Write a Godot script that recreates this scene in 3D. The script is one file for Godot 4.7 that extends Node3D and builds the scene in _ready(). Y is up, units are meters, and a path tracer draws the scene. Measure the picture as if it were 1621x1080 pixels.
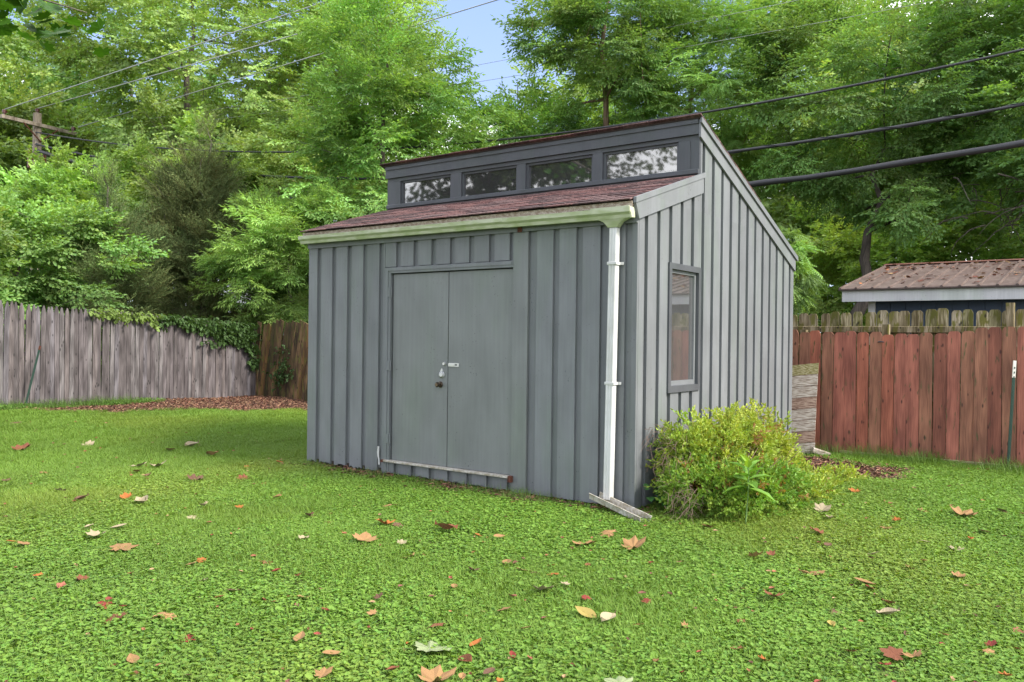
extends Node3D
# A board-sided garden shed in a fenced back yard under a bright cloudy sky.

class MB:
	# collects triangles with flat normals, vertex colours and a surface per mesh
	var v := PackedVector3Array()
	var n := PackedVector3Array()
	var c := PackedColorArray()
	var uv := PackedVector2Array()
	var col := Color(1, 1, 1)
	func tri(a: Vector3, b: Vector3, d: Vector3, out := Vector3.ZERO) -> void:
		var nn := (d - a).cross(b - a)
		if nn.length_squared() < 1e-18:
			return
		nn = nn.normalized()
		if out != Vector3.ZERO and nn.dot(out) < 0:
			var t := b
			b = d
			d = t
			nn = -nn
		v.append(a); v.append(b); v.append(d)
		for i in 3:
			n.append(nn); c.append(col)
		uv.append(Vector2(a.x, a.z)); uv.append(Vector2(b.x, b.z)); uv.append(Vector2(d.x, d.z))
	func tri_n(a: Vector3, b: Vector3, d: Vector3, na: Vector3, nb: Vector3, nd: Vector3) -> void:
		var nn := (d - a).cross(b - a)
		if nn.dot(na + nb + nd) < 0:
			var t := b
			b = d
			d = t
			t = nb
			nb = nd
			nd = t
		v.append(a); v.append(b); v.append(d)
		n.append(na); n.append(nb); n.append(nd)
		for i in 3:
			c.append(col)
		uv.append(Vector2(a.x, a.z)); uv.append(Vector2(b.x, b.z)); uv.append(Vector2(d.x, d.z))
	func quad(a: Vector3, b: Vector3, d: Vector3, e: Vector3, out := Vector3.ZERO) -> void:
		tri(a, b, d, out)
		tri(a, d, e, out)
	# flat polygon (2D, axes u and w) pushed along their cross direction from p0 to p1
	func prism(poly: PackedVector2Array, org: Vector3, u: Vector3, w: Vector3, dir: Vector3) -> void:
		var idx := Geometry2D.triangulate_polygon(poly)
		var P := []
		var mid := Vector3.ZERO
		for q in poly:
			var pp: Vector3 = org + u * q.x + w * q.y
			P.append(pp)
			mid += pp
		for i in range(0, idx.size(), 3):
			tri(P[idx[i]], P[idx[i + 1]], P[idx[i + 2]], -dir)
			tri(P[idx[i]] + dir, P[idx[i + 1]] + dir, P[idx[i + 2]] + dir, dir)
		var area := 0.0
		for i in poly.size():
			var q2 := poly[(i + 1) % poly.size()]
			area += poly[i].x * q2.y - q2.x * poly[i].y
		for i in poly.size():
			var j := (i + 1) % poly.size()
			var e := poly[j] - poly[i]
			var on := Vector2(e.y, -e.x) * signf(area)
			quad(P[i], P[j], P[j] + dir, P[i] + dir, u * on.x + w * on.y)
	# box with its long edges chamfered
	func bev(ctr: Vector3, size: Vector3, b: float, bas := Basis()) -> void:
		var ax := 0
		if size.y >= size.x and size.y >= size.z:
			ax = 1
		elif size.z >= size.x and size.z >= size.y:
			ax = 2
		var u: Vector3 = bas[(ax + 1) % 3]
		var w: Vector3 = bas[(ax + 2) % 3]
		var d: Vector3 = bas[ax] * size[ax]
		var hu: float = size[(ax + 1) % 3] / 2
		var hw: float = size[(ax + 2) % 3] / 2
		b = minf(b, minf(hu, hw) * 0.6)
		var poly := PackedVector2Array([Vector2(-hu + b, -hw), Vector2(hu - b, -hw), Vector2(hu, -hw + b), Vector2(hu, hw - b), Vector2(hu - b, hw), Vector2(-hu + b, hw), Vector2(-hu, hw - b), Vector2(-hu, -hw + b)])
		prism(poly, ctr - d / 2, u, w, d)
	func box(lo: Vector3, hi: Vector3) -> void:
		prism(PackedVector2Array([Vector2(lo.x, lo.y), Vector2(hi.x, lo.y), Vector2(hi.x, hi.y), Vector2(lo.x, hi.y)]), Vector3(0, 0, lo.z), Vector3.RIGHT, Vector3.UP, Vector3(0, 0, hi.z - lo.z))
	func tube(pts: PackedVector3Array, rad: PackedFloat32Array, sides := 6, closed := true) -> void:
		var rings := []
		var norms := []
		var last := Vector3(0.31, 0.2, 0.93).normalized()
		for i in pts.size():
			var t := (pts[mini(i + 1, pts.size() - 1)] - pts[maxi(i - 1, 0)]).normalized()
			var s := last - t * last.dot(t)
			if s.length() < 0.05:
				s = t.cross(Vector3(1, 0, 0.3))
			s = s.normalized()
			last = s
			var q := t.cross(s)
			var ring := PackedVector3Array()
			var nr := PackedVector3Array()
			for k in sides:
				var a := TAU * k / sides
				var dd := s * cos(a) + q * sin(a)
				ring.append(pts[i] + dd * rad[i])
				nr.append(dd)
			rings.append(ring)
			norms.append(nr)
		for i in pts.size() - 1:
			for k in sides:
				var k2 := (k + 1) % sides
				tri_n(rings[i][k], rings[i][k2], rings[i + 1][k2], norms[i][k], norms[i][k2], norms[i + 1][k2])
				tri_n(rings[i][k], rings[i + 1][k2], rings[i + 1][k], norms[i][k], norms[i + 1][k2], norms[i + 1][k])
		if closed:
			var e := pts.size() - 1
			for k in range(1, sides - 1):
				tri(rings[0][0], rings[0][k], rings[0][k + 1], pts[0] - pts[1])
				tri(rings[e][0], rings[e][k], rings[e][k + 1], pts[e] - pts[e - 1])
	func mesh(m: Material) -> ArrayMesh:
		var a := []
		a.resize(Mesh.ARRAY_MAX)
		a[Mesh.ARRAY_VERTEX] = v
		a[Mesh.ARRAY_NORMAL] = n
		a[Mesh.ARRAY_COLOR] = c
		a[Mesh.ARRAY_TEX_UV] = uv
		var am := ArrayMesh.new()
		am.add_surface_from_arrays(Mesh.PRIMITIVE_TRIANGLES, a)
		am.surface_set_material(0, m)
		return am

var M := {}
var rng := RandomNumberGenerator.new()
var used := {}

func R(a: float, b: float) -> float:
	return rng.randf_range(a, b)

func lin(r: float, g: float, b: float) -> Color:
	return Color(r, g, b).linear_to_srgb()

func numbered(nm: String) -> String:
	var k: int = used.get(nm, 0)
	used[nm] = k + 1
	return nm if k == 0 else "%s_%03d" % [nm, k]

func tag(o: Node, label: String, category := "", group := "", kind := "") -> Node:
	if label: o.set_meta("label", label)
	if category: o.set_meta("category", category)
	if group: o.set_meta("group", group)
	if kind: o.set_meta("kind", kind)
	return o

func thing(nm: String, label: String, category: String, at := Vector3.ZERO, group := "") -> Node3D:
	var o := Node3D.new()
	o.name = numbered(nm)
	add_child(o)
	o.position = at
	tag(o, label, category, group)
	return o

func put(nm: String, mesh: Mesh, parent: Node = self, xf := Transform3D()) -> MeshInstance3D:
	var o := MeshInstance3D.new()
	o.name = numbered(nm) if parent == self else nm
	o.mesh = mesh
	parent.add_child(o, true)
	o.transform = xf
	return o

func part(nm: String, mb: MB, m: Material, parent: Node = self) -> MeshInstance3D:
	return put(nm, mb.mesh(m), parent)

func scatter(nm: String, mesh: Mesh, xfs: Array, cols: Array, parent: Node = self) -> MultiMeshInstance3D:
	var mm := MultiMesh.new()
	mm.transform_format = MultiMesh.TRANSFORM_3D
	mm.use_colors = true
	mm.mesh = mesh
	mm.instance_count = xfs.size()
	for i in xfs.size():
		mm.set_instance_transform(i, xfs[i])
		mm.set_instance_color(i, cols[i])
	var o := MultiMeshInstance3D.new()
	o.name = numbered(nm) if parent == self else nm
	o.multimesh = mm
	parent.add_child(o, true)
	return o

# ---------------------------------------------------------------- materials
func noise(seed_: int, freq: float, oct := 3) -> FastNoiseLite:
	var f := FastNoiseLite.new()
	f.seed = seed_
	f.noise_type = FastNoiseLite.TYPE_SIMPLEX_SMOOTH
	f.frequency = freq
	f.fractal_octaves = oct
	return f

func std(col: Color, rough := 0.8, tex: Texture2D = null, scale := Vector3.ONE, world := true) -> StandardMaterial3D:
	var m := StandardMaterial3D.new()
	m.albedo_color = col
	m.roughness = rough
	if tex:
		m.albedo_texture = tex
		m.uv1_triplanar = true
		m.uv1_world_triplanar = world
		m.uv1_scale = scale
		m.uv1_triplanar_sharpness = 8.0
	return m

func tinted(rough := 0.75) -> StandardMaterial3D:
	var m := StandardMaterial3D.new()
	m.vertex_color_use_as_albedo = true
	m.roughness = rough
	return m

func leafy(back := 0.5, rough := 0.6) -> StandardMaterial3D:
	var m := tinted(rough)
	m.backlight_enabled = true
	m.backlight = Color(back, back, back * 0.6)
	m.metallic_specular = 0.35
	return m

# wood with long grain, blotches and knots; the image is 1 part wide and long_ parts tall
func wood_image(seed_: int, grain: float, blotch: float, knots: int, a: Color, b: Color, moss := 0.0, mcol := Color.BLACK, w := 512, h := 768) -> ImageTexture:
	var im := Image.create(w, h, false, Image.FORMAT_RGB8)
	var n1 := noise(seed_, 0.11, 3)
	var n2 := noise(seed_ + 1, 0.012, 3)
	var n3 := noise(seed_ + 2, 0.02, 4)
	var n4 := noise(seed_ + 5, 0.5, 1)
	var rg := RandomNumberGenerator.new()
	rg.seed = seed_ + 9
	var kn := []
	for i in knots:
		kn.append([rg.randf() * w, rg.randf() * h, rg.randf_range(2.5, 5.5)])
	for y in h:
		for x in w:
			var bend := n2.get_noise_2d(x * 0.5, y * 0.5) * 14.0
			var g := n1.get_noise_2d(x + bend, y * 0.035) * 0.6 + n1.get_noise_2d(x * 2.3 + bend, y * 0.06 + 300.0) * 0.4
			var t := 0.5 + g * grain + n2.get_noise_2d(x + 900.0, y * 0.35) * blotch + n4.get_noise_2d(x, y * 0.3) * 0.05
			var col := a.lerp(b, clampf(t, 0.0, 1.0))
			if moss > 0.0:
				col = col.lerp(mcol, clampf((n3.get_noise_2d(x * 1.2, y * 0.4) - 0.5 + moss) * 4.0, 0.0, 0.85))
			im.set_pixel(x, y, col)
	for k in kn:
		for dy in range(-14, 15):
			for dx in range(-7, 8):
				var q := Vector2(dx / k[2], dy / (k[2] * 1.6)).length()
				if q < 1.5:
					var px := int(k[0] + dx + w) % w
					var py := int(k[1] + dy + h) % h
					var s := clampf(1.5 - q, 0.0, 1.0) * 0.75
					var c0 := im.get_pixel(px, py)
					im.set_pixel(px, py, c0.lerp(a * 0.45, s))
	im.generate_mipmaps()
	return ImageTexture.create_from_image(im)

func mottle_image(seed_: int, f1: float, f2: float, a: Color, b: Color, w := 512, h := 512, con := 1.0) -> ImageTexture:
	var im := Image.create(w, h, false, Image.FORMAT_RGB8)
	var i1 := noise(seed_, f1, 4).get_seamless_image(w, h)
	var i2 := noise(seed_ + 3, f2, 3).get_seamless_image(w, h)
	for y in h:
		for x in w:
			var t := (i1.get_pixel(x, y).r - 0.5) * con + (i2.get_pixel(x, y).r - 0.5) * con * 0.8 + 0.5
			im.set_pixel(x, y, a.lerp(b, clampf(t, 0.0, 1.0)))
	im.generate_mipmaps()
	return ImageTexture.create_from_image(im)

# old paint: nearly even, faint brush streaks, dusty blotches, a few chips
func paint_image(seed_: int) -> ImageTexture:
	var w := 768
	var h := 768
	var im := Image.create(w, h, false, Image.FORMAT_RGB8)
	var n1 := noise(seed_, 0.09, 3)
	var n2 := noise(seed_ + 1, 0.008, 4)
	var n3 := noise(seed_ + 2, 0.16, 2)
	for y in h:
		for x in w:
			var t := 0.92 + n1.get_noise_2d(x, y * 0.04) * 0.035 + n2.get_noise_2d(x, y * 0.6) * 0.07
			var col := Color(t, t, t)
			var wet := n2.get_noise_2d(x * 0.8 + 500.0, y * 0.25 + 70.0)
			col = col.lerp(Color(t * 0.975, t, t * 0.965), clampf(wet * 2.0, 0.0, 1.0))
			var chip := n3.get_noise_2d(x, y * 0.6) + n2.get_noise_2d(x * 1.4, y * 1.4 + 900.0) * 0.5
			if chip > 0.8:
				col = col.lerp(Color(1, 1, 1), 0.5)
			elif chip < -0.85:
				col *= 0.72
			im.set_pixel(x, y, col)
	im.generate_mipmaps()
	return ImageTexture.create_from_image(im)

func make_materials() -> void:
	var paint := paint_image(11)
	for i in 3:
		var k: float = [1.0, 0.94, 1.06][i]
		var m := std(lin(0.182 * k, 0.193 * k, 0.205 * k), 0.55, paint, Vector3(0.42, 0.36, 0.42))
		M["paint%d" % i] = m
	M.door = std(lin(0.19, 0.203, 0.204), 0.45, paint, Vector3(0.3, 0.33, 0.3))
	M.trim = std(lin(0.082, 0.088, 0.099), 0.5, paint, Vector3(0.5, 0.5, 0.5))
	M.inside = std(lin(0.16, 0.11, 0.07), 0.9)
	M.rot = std(lin(0.035, 0.025, 0.02), 0.95)
	M.white = std(lin(0.62, 0.625, 0.63), 0.4, mottle_image(21, 0.03, 0.008, Color(0.9, 0.9, 0.88), Color(1, 1, 1), 256, 256, 1.1), Vector3(0.9, 0.5, 0.9))
	M.oldwhite = std(lin(0.50, 0.48, 0.44), 0.6, mottle_image(25, 0.06, 0.02, Color(0.74, 0.71, 0.64), Color(1, 1, 1), 256, 256, 1.2), Vector3(1.4, 1.4, 1.4))
	M.gutter = std(lin(0.48, 0.50, 0.38), 0.45, mottle_image(31, 0.03, 0.01, Color(0.84, 0.88, 0.76), Color(1, 1, 1), 256, 256, 1.3), Vector3(0.7, 2.0, 0.7))
	M.drip = std(Color(1, 1, 1), 0.8, mottle_image(37, 0.16, 0.03, lin(0.27, 0.19, 0.14), lin(0.60, 0.55, 0.46), 512, 512, 1.7), Vector3(1.1, 2.0, 1.1))
	var gran := mottle_image(41, 0.2, 0.02, Color(0.55, 0.5, 0.5), Color(1, 1, 1), 512, 512, 1.8)
	for i in 5:
		var cc: Array = [[0.175, 0.082, 0.077], [0.12, 0.062, 0.062], [0.205, 0.10, 0.092], [0.09, 0.05, 0.05], [0.19, 0.115, 0.11]][i]
		M["shingle%d" % i] = std(lin(cc[0], cc[1], cc[2]), 0.95, gran, Vector3(2.2, 2.2, 2.2))
	var gw := wood_image(51, 0.9, 0.75, 46, lin(0.055, 0.048, 0.049), lin(0.188, 0.173, 0.176), 0.0)
	for i in 5:
		var cc: Array = [[1.0, 1.0, 1.0], [0.92, 0.9, 0.91], [0.98, 0.95, 0.94], [0.86, 0.84, 0.84], [0.96, 0.96, 0.99]][i]
		M["grey%d" % i] = std(Color(cc[0], cc[1], cc[2]), 0.9, gw, Vector3(0.9, 0.42, 0.9))
	var rw := wood_image(61, 0.7, 0.6, 26, lin(0.18, 0.058, 0.04), lin(0.44, 0.155, 0.105), 0.09, lin(0.085, 0.075, 0.03))
	for i in 5:
		var cc: Array = [[1.0, 1.0, 1.0], [0.9, 0.9, 0.88], [1.0, 0.97, 0.92], [0.82, 0.82, 0.8], [0.93, 1.03, 0.98]][i]
		M["red%d" % i] = std(Color(cc[0], cc[1], cc[2]), 0.85, rw, Vector3(1.1, 0.42, 1.1))
	var mw := wood_image(71, 1.0, 0.8, 30, lin(0.10, 0.08, 0.035), lin(0.42, 0.36, 0.26), 0.42, lin(0.12, 0.115, 0.02))
	for i in 4:
		var cc: Array = [[1.0, 1.0, 1.0], [0.84, 0.86, 0.76], [1.0, 1.0, 0.95], [0.9, 0.88, 0.84]][i]
		M["moss%d" % i] = std(Color(cc[0], cc[1], cc[2]), 0.95, mw, Vector3(0.8, 0.5, 0.8))
	var bw := wood_image(81, 1.0, 0.8, 30, lin(0.05, 0.032, 0.017), lin(0.26, 0.155, 0.075), 0.36, lin(0.13, 0.125, 0.03))
	for i in 4:
		var cc: Array = [[1.0, 1.0, 1.0], [0.8, 0.8, 0.8], [1.0, 0.95, 0.85], [0.7, 0.75, 0.7]][i]
		M["brown%d" % i] = std(Color(cc[0], cc[1], cc[2]), 0.95, bw, Vector3(0.8, 0.45, 0.8))
	# planks lying across: grain runs along z / x, so the image is used turned (long side sideways)
	M.plank = std(Color(1, 1, 1), 0.95, mottle_image(91, 0.02, 0.05, lin(0.24, 0.19, 0.15), lin(0.56, 0.51, 0.45), 512, 512, 2.2), Vector3(0.5, 7.0, 0.5))
	M.plankbrown = std(Color(1, 1, 1), 0.95, mottle_image(93, 0.02, 0.05, lin(0.16, 0.09, 0.065), lin(0.42, 0.31, 0.24), 512, 512, 2.2), Vector3(0.5, 7.0, 0.5))
	M.plankmoss = std(Color(1, 1, 1), 0.95, mottle_image(95, 0.03, 0.05, lin(0.15, 0.13, 0.035), lin(0.40, 0.36, 0.22), 512, 512, 2.2), Vector3(0.8, 6.0, 0.8))
	M.bark = std(Color(1, 1, 1), 0.95, wood_image(101, 1.2, 0.5, 10, lin(0.05, 0.042, 0.034), lin(0.20, 0.17, 0.14), 0.0, Color.BLACK, 256, 512), Vector3(1.5, 0.6, 1.5))
	M.barkdark = std(lin(0.45, 0.42, 0.40), 0.95, M.bark.albedo_texture, Vector3(1.5, 0.6, 1.5))
	M.barkred = std(Color(1, 1, 1), 0.95, wood_image(105, 1.0, 0.5, 6, lin(0.10, 0.06, 0.042), lin(0.30, 0.20, 0.15), 0.0, Color.BLACK, 256, 512), Vector3(1.5, 0.6, 1.5))
	M.pole = std(Color(1, 1, 1), 0.95, wood_image(107, 0.9, 0.4, 4, lin(0.15, 0.115, 0.09), lin(0.40, 0.34, 0.29), 0.0, Color.BLACK, 256, 512), Vector3(1.2, 0.5, 1.2))
	M.soil = std(Color(1, 1, 1), 1.0, mottle_image(111, 0.05, 0.012, lin(0.045, 0.055, 0.016), lin(0.10, 0.13, 0.035), 512, 512, 2.0), Vector3(0.6, 0.6, 0.6))
	M.mulch = std(Color(1, 1, 1), 1.0, mottle_image(115, 0.08, 0.02, lin(0.03, 0.016, 0.011), lin(0.11, 0.052, 0.035), 512, 512, 2.4), Vector3(1.2, 1.2, 1.2))
	M.metalroof = std(Color(1, 1, 1), 0.5, mottle_image(121, 0.06, 0.01, lin(0.075, 0.046, 0.038), lin(0.135, 0.098, 0.084), 512, 512, 1.6), Vector3(0.35, 0.35, 0.35))
	M.metalroof.metallic_specular = 0.5
	M.navy = std(lin(0.022, 0.042, 0.075), 0.6, paint, Vector3(0.5, 0.5, 0.5))
	M.neighwhite = std(lin(0.55, 0.55, 0.55), 0.5, paint, Vector3(0.4, 0.4, 0.4))
	M.blind = std(lin(0.13, 0.12, 0.11), 0.8)
	M.cable = std(lin(0.022, 0.022, 0.026), 0.5)
	M.wire = std(lin(0.30, 0.31, 0.31), 0.5)
	M.insul = std(lin(0.11, 0.035, 0.025), 0.25)
	M.rust = std(lin(0.16, 0.055, 0.03), 0.9, gran, Vector3(4, 4, 4))
	M.postgreen = std(lin(0.018, 0.05, 0.035), 0.5)
	M.postwhite = std(lin(0.62, 0.60, 0.55), 0.7)
	M.posttan = std(lin(0.42, 0.26, 0.14), 0.7)
	M.brass = std(lin(0.20, 0.15, 0.11), 0.25)
	M.brass.metallic = 0.9
	M.steel = std(lin(0.62, 0.62, 0.60), 0.35)
	M.steel.metallic = 0.6
	M.tint = tinted(0.8)
	M.leaf = leafy(0.95, 0.5)
	M.needle = leafy(0.15, 0.85)
	M.grass = leafy(0.85, 0.5)
	M.litter = tinted(0.9)
	M.fallen = leafy(0.15, 0.8)
	# coated panes: mirror part of what is outside, little shows through
	for q in [["glass", 0.30], ["glass_side", 0.5]]:
		var g := StandardMaterial3D.new()
		var a := lin(q[1], q[1] * 1.01, q[1] * 1.02)
		g.albedo_color = Color(a.r, a.g, a.b, 0.10)
		g.transparency = BaseMaterial3D.TRANSPARENCY_ALPHA
		g.roughness = 0.03
		g.metallic_specular = 1.0
		g.metallic = 0.88
		M[q[0]] = g

const LEAVES := [
	[-7.61,1.76,0.160,3], [-7.57,0.97,0.122,0], [-6.49,0.14,0.163,0], [-5.67,0.38,0.179,1], [-6.37,0.52,0.164,1], [-5.46,1.47,0.133,0], [-5.34,1.29,0.128,0], [-5.04,1.72,0.121,1],
	[-4.70,1.79,0.075,5], [-5.67,2.38,0.070,6], [-4.53,2.75,0.082,0], [-3.90,2.87,0.099,5], [-3.72,2.57,0.074,2], [-3.39,2.60,0.187,0], [-2.94,2.30,0.102,0], [-2.65,2.58,0.101,0],
	[-3.82,1.27,0.090,3], [-3.51,1.28,0.082,1], [-4.46,0.31,0.084,2], [-4.59,0.64,0.076,2], [-4.09,1.64,0.119,5], [-2.82,1.62,0.071,1], [-2.72,2.10,0.058,2], [-1.96,1.97,0.094,5],
	[-1.69,2.01,0.062,1], [-2.56,3.43,0.101,0], [-2.11,3.49,0.142,1], [-2.72,3.18,0.094,0], [-2.89,3.32,0.055,0], [-2.75,3.85,0.061,1], [-2.85,3.89,0.051,2], [-1.92,4.12,0.035,2],
	[-1.54,4.17,0.069,6], [-1.61,4.01,0.053,3], [-1.01,4.18,0.070,4], [-0.73,4.28,0.088,3], [-0.57,4.10,0.091,1], [-0.20,4.21,0.078,4], [-0.09,4.54,0.071,1], [0.04,4.48,0.041,6],
	[-1.04,3.08,0.104,6], [-1.30,2.58,0.059,0], [-0.66,3.61,0.059,5], [-1.41,3.33,0.047,2], [-1.39,3.42,0.047,1], [-0.61,3.74,0.046,4], [-0.98,3.60,0.037,0], [-0.26,3.44,0.049,1],
	[-0.02,3.49,0.036,4], [-0.76,3.24,0.035,4], [0.50,3.90,0.077,1], [0.66,4.09,0.063,1], [0.21,3.85,0.076,1], [0.25,4.48,0.040,5], [-9.79,0.92,0.168,5], [-5.42,2.86,0.061,5],
	[-0.93,2.33,0.127,1], [-1.20,1.86,0.109,2], [-1.10,1.81,0.066,5], [-1.78,1.22,0.101,1], [-0.73,1.68,0.148,3], [-0.70,2.19,0.054,0], [-0.43,2.40,0.071,1], [0.18,2.11,0.086,1],
	[0.36,2.17,0.081,1], [0.44,1.97,0.044,2], [0.57,2.15,0.063,2], [0.45,2.17,0.051,5], [0.22,1.98,0.042,5], [0.32,1.35,0.122,1], [0.67,1.26,0.134,1], [0.29,0.97,0.112,1],
	[0.72,2.48,0.094,0], [0.77,2.32,0.040,0], [0.13,2.40,0.054,5], [0.25,2.73,0.055,1], [0.64,2.67,0.048,6], [0.74,2.88,0.062,1], [1.00,2.45,0.036,4], [1.29,2.28,0.045,4],
	[1.14,2.69,0.102,7], [1.28,2.69,0.100,0], [0.22,3.37,0.038,1], [0.59,3.27,0.070,3], [1.02,3.07,0.049,1], [0.95,3.39,0.067,2], [0.82,3.57,0.164,8], [1.04,3.58,0.079,3],
	[0.86,3.87,0.045,3], [1.10,3.85,0.123,1], [1.23,3.65,0.059,5], [1.17,3.76,0.045,1], [1.31,3.68,0.036,2], [1.18,3.41,0.035,4], [0.67,3.56,0.041,2], [0.92,1.50,0.037,4],
	[1.42,2.62,0.029,4], [1.73,3.38,0.099,8], [0.07,3.17,0.043,5], [-0.31,1.55,0.073,1], [-0.46,1.61,0.041,2], [0.82,0.31,0.070,3], [1.43,0.94,0.079,1], [1.50,0.82,0.049,3],
	[1.56,-0.04,0.085,3], [1.73,0.29,0.068,5], [1.36,-0.86,0.107,0], [1.49,-0.61,0.096,0], [1.32,-2.05,0.078,2], [2.05,0.33,0.071,0], [1.93,-0.60,0.064,1], [1.95,-0.87,0.055,2],
	[2.04,-1.44,0.073,1], [2.35,-1.51,0.144,1], [2.60,-1.85,0.101,5], [2.52,-0.61,0.071,2], [2.24,-0.35,0.077,0], [2.48,-0.20,0.080,0], [2.57,-1.01,0.077,1], [1.88,1.06,0.080,1],
	[1.82,1.13,0.057,1], [2.17,1.07,0.099,1], [2.22,1.16,0.081,4], [1.83,1.73,0.083,3], [2.38,1.40,0.054,3], [2.43,1.61,0.090,0], [2.18,1.72,0.062,5], [2.22,1.97,0.057,7],
	[1.83,2.25,0.042,3], [1.96,2.62,0.047,3], [1.63,2.49,0.042,1], [2.59,2.26,0.085,3], [2.67,2.23,0.063,1], [2.59,2.43,0.035,4], [2.41,2.33,0.024,4], [2.11,2.68,0.027,2],
	[2.94,1.78,0.040,4], [2.94,1.90,0.035,1], [3.03,1.43,0.049,6], [3.05,2.26,0.043,2], [2.78,1.29,0.057,5], [2.61,0.53,0.063,1], [2.32,0.52,0.047,1], [2.57,1.87,0.030,5],
]

# ---------------------------------------------------------------- ground
var gnoise := noise(7, 0.35, 2)

func ground_y(x: float, z: float) -> float:
	var rise := smoothstep(-6.5, -11.6, x) * lerpf(0.13, 0.23, clampf((z + 5.3) / 5.7, 0.0, 1.0))
	var lump := gnoise.get_noise_2d(x, z) * 0.03
	if x > -4.8 and x < 0.4 and z < 0.4 and z > -4.5:
		lump *= 0.2
	return -0.035 + rise + lump + smoothstep(-0.4, -3.0, z) * smoothstep(-1.5, 0.2, x) * 0.03

func build_ground() -> void:
	var mb := MB.new()
	var xs := []
	var zs := []
	for i in range(-4, 60):
		xs.append(-16.0 + i * 0.4)
		zs.append(-14.0 + i * 0.4)
	xs.append_array([-24.0, -40.0, -90.0, -220.0, 18.0, 30.0, 60.0, 160.0, 260.0])
	zs.append_array([-22.0, -40.0, -90.0, -260.0, 20.0, 32.0, 60.0, 160.0, 220.0])
	xs.sort()
	zs.sort()
	for i in xs.size() - 1:
		for j in zs.size() - 1:
			var q := []
			for k in [[0, 0], [1, 0], [1, 1], [0, 1]]:
				var x: float = xs[i + k[0]]
				var z: float = zs[j + k[1]]
				q.append(Vector3(x, ground_y(x, z), z))
			mb.quad(q[0], q[1], q[2], q[3], Vector3.UP)
	tag(part("ground", mb, M.soil), "", "", "", "structure")

func mulch_in(x: float, z: float) -> bool:
	# along the old fences at the back of the yard
	var edge := -9.4 + gnoise.get_noise_2d(x * 3.0, z * 3.0 + 40.0) * 0.5
	if z > -2.6:
		edge = lerpf(-9.9, -11.3, clampf((z + 2.6) / 3.4, 0.0, 1.0)) + gnoise.get_noise_2d(x * 3.0, z * 3.0) * 0.4
	if x < edge and x > -12.4 and z < 0.9 and z > -5.3:
		return true
	if z < -3.9 and z > -5.3 and x < -7.0 and x > -12.4:
		return true
	# the strip of old mulch and litter along the shed's foot
	if z > -0.05 and z < 0.16 + gnoise.get_noise_2d(x * 4.0, 3.0) * 0.12 and x > -4.3 and x < 0.1:
		return true
	# bare corner behind the bush
	if Vector2((x - 0.75) / 0.9, (z + 3.75) / 0.75).length() < 0.9 + gnoise.get_noise_2d(x * 3.0, z * 3.0) * 0.5:
		return true
	return false

func build_mulch() -> void:
	var mb := MB.new()
	var st := 0.12
	for i in range(-105, 17):
		for j in range(-45, 9):
			var x := i * st
			var z := j * st
			if mulch_in(x + st / 2, z + st / 2):
				var q := []
				for k in [[0, 0], [1, 0], [1, 1], [0, 1]]:
					var xx: float = x + k[0] * st
					var zz: float = z + k[1] * st
					q.append(Vector3(xx, ground_y(xx, zz) + 0.012, zz))
				mb.quad(q[0], q[1], q[2], q[3], Vector3.UP)
	tag(part("mulch_ground", mb, M.mulch), "", "", "", "structure")

# ---------------------------------------------------------------- the shed
const CW := 4.352      # width of the front
const LOWS := 0.31     # slope of the low roof
const TOPS := 0.374    # slope of the high roof
const ZC := -1.286     # plane of the clerestory

func roof_y(z: float) -> float:
	return 2.73 - LOWS * z if z > ZC else 3.70 + TOPS * (z - ZC)

func add_board(parent: Node, poly: PackedVector2Array, side: bool) -> void:
	# a proud siding board: poly in (x, y) on the front, (z, y) on the side
	var mb := MB.new()
	if side:
		mb.prism(poly, Vector3(-0.028, 0, 0), Vector3(0, 0, 1), Vector3.UP, Vector3(0.028 + R(-0.0015, 0.0015), 0, 0))
	else:
		mb.prism(poly, Vector3(0, 0, -0.028), Vector3(1, 0, 0), Vector3.UP, Vector3(0, 0, 0.028 + R(-0.0015, 0.0015)))
	part("siding_board", mb, M["paint%d" % (rng.randi() % 3)], parent)

func rect(x0: float, x1: float, y0: float, y1: float) -> PackedVector2Array:
	return PackedVector2Array([Vector2(x0, y0), Vector2(x1, y0), Vector2(x1, y1), Vector2(x0, y1)])

func ragged(x0: float, x1: float, y0: float, y1: float, amp: float) -> PackedVector2Array:
	# rectangle whose foot is rotted uneven
	var p := PackedVector2Array([Vector2(x1, y1), Vector2(x0, y1)])
	var k := 7
	for i in k + 1:
		p.append(Vector2(lerpf(x0, x1, float(i) / k), y0 + (R(0.0, amp) if i > 0 and i < k else amp * 0.3)))
	return p

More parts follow.
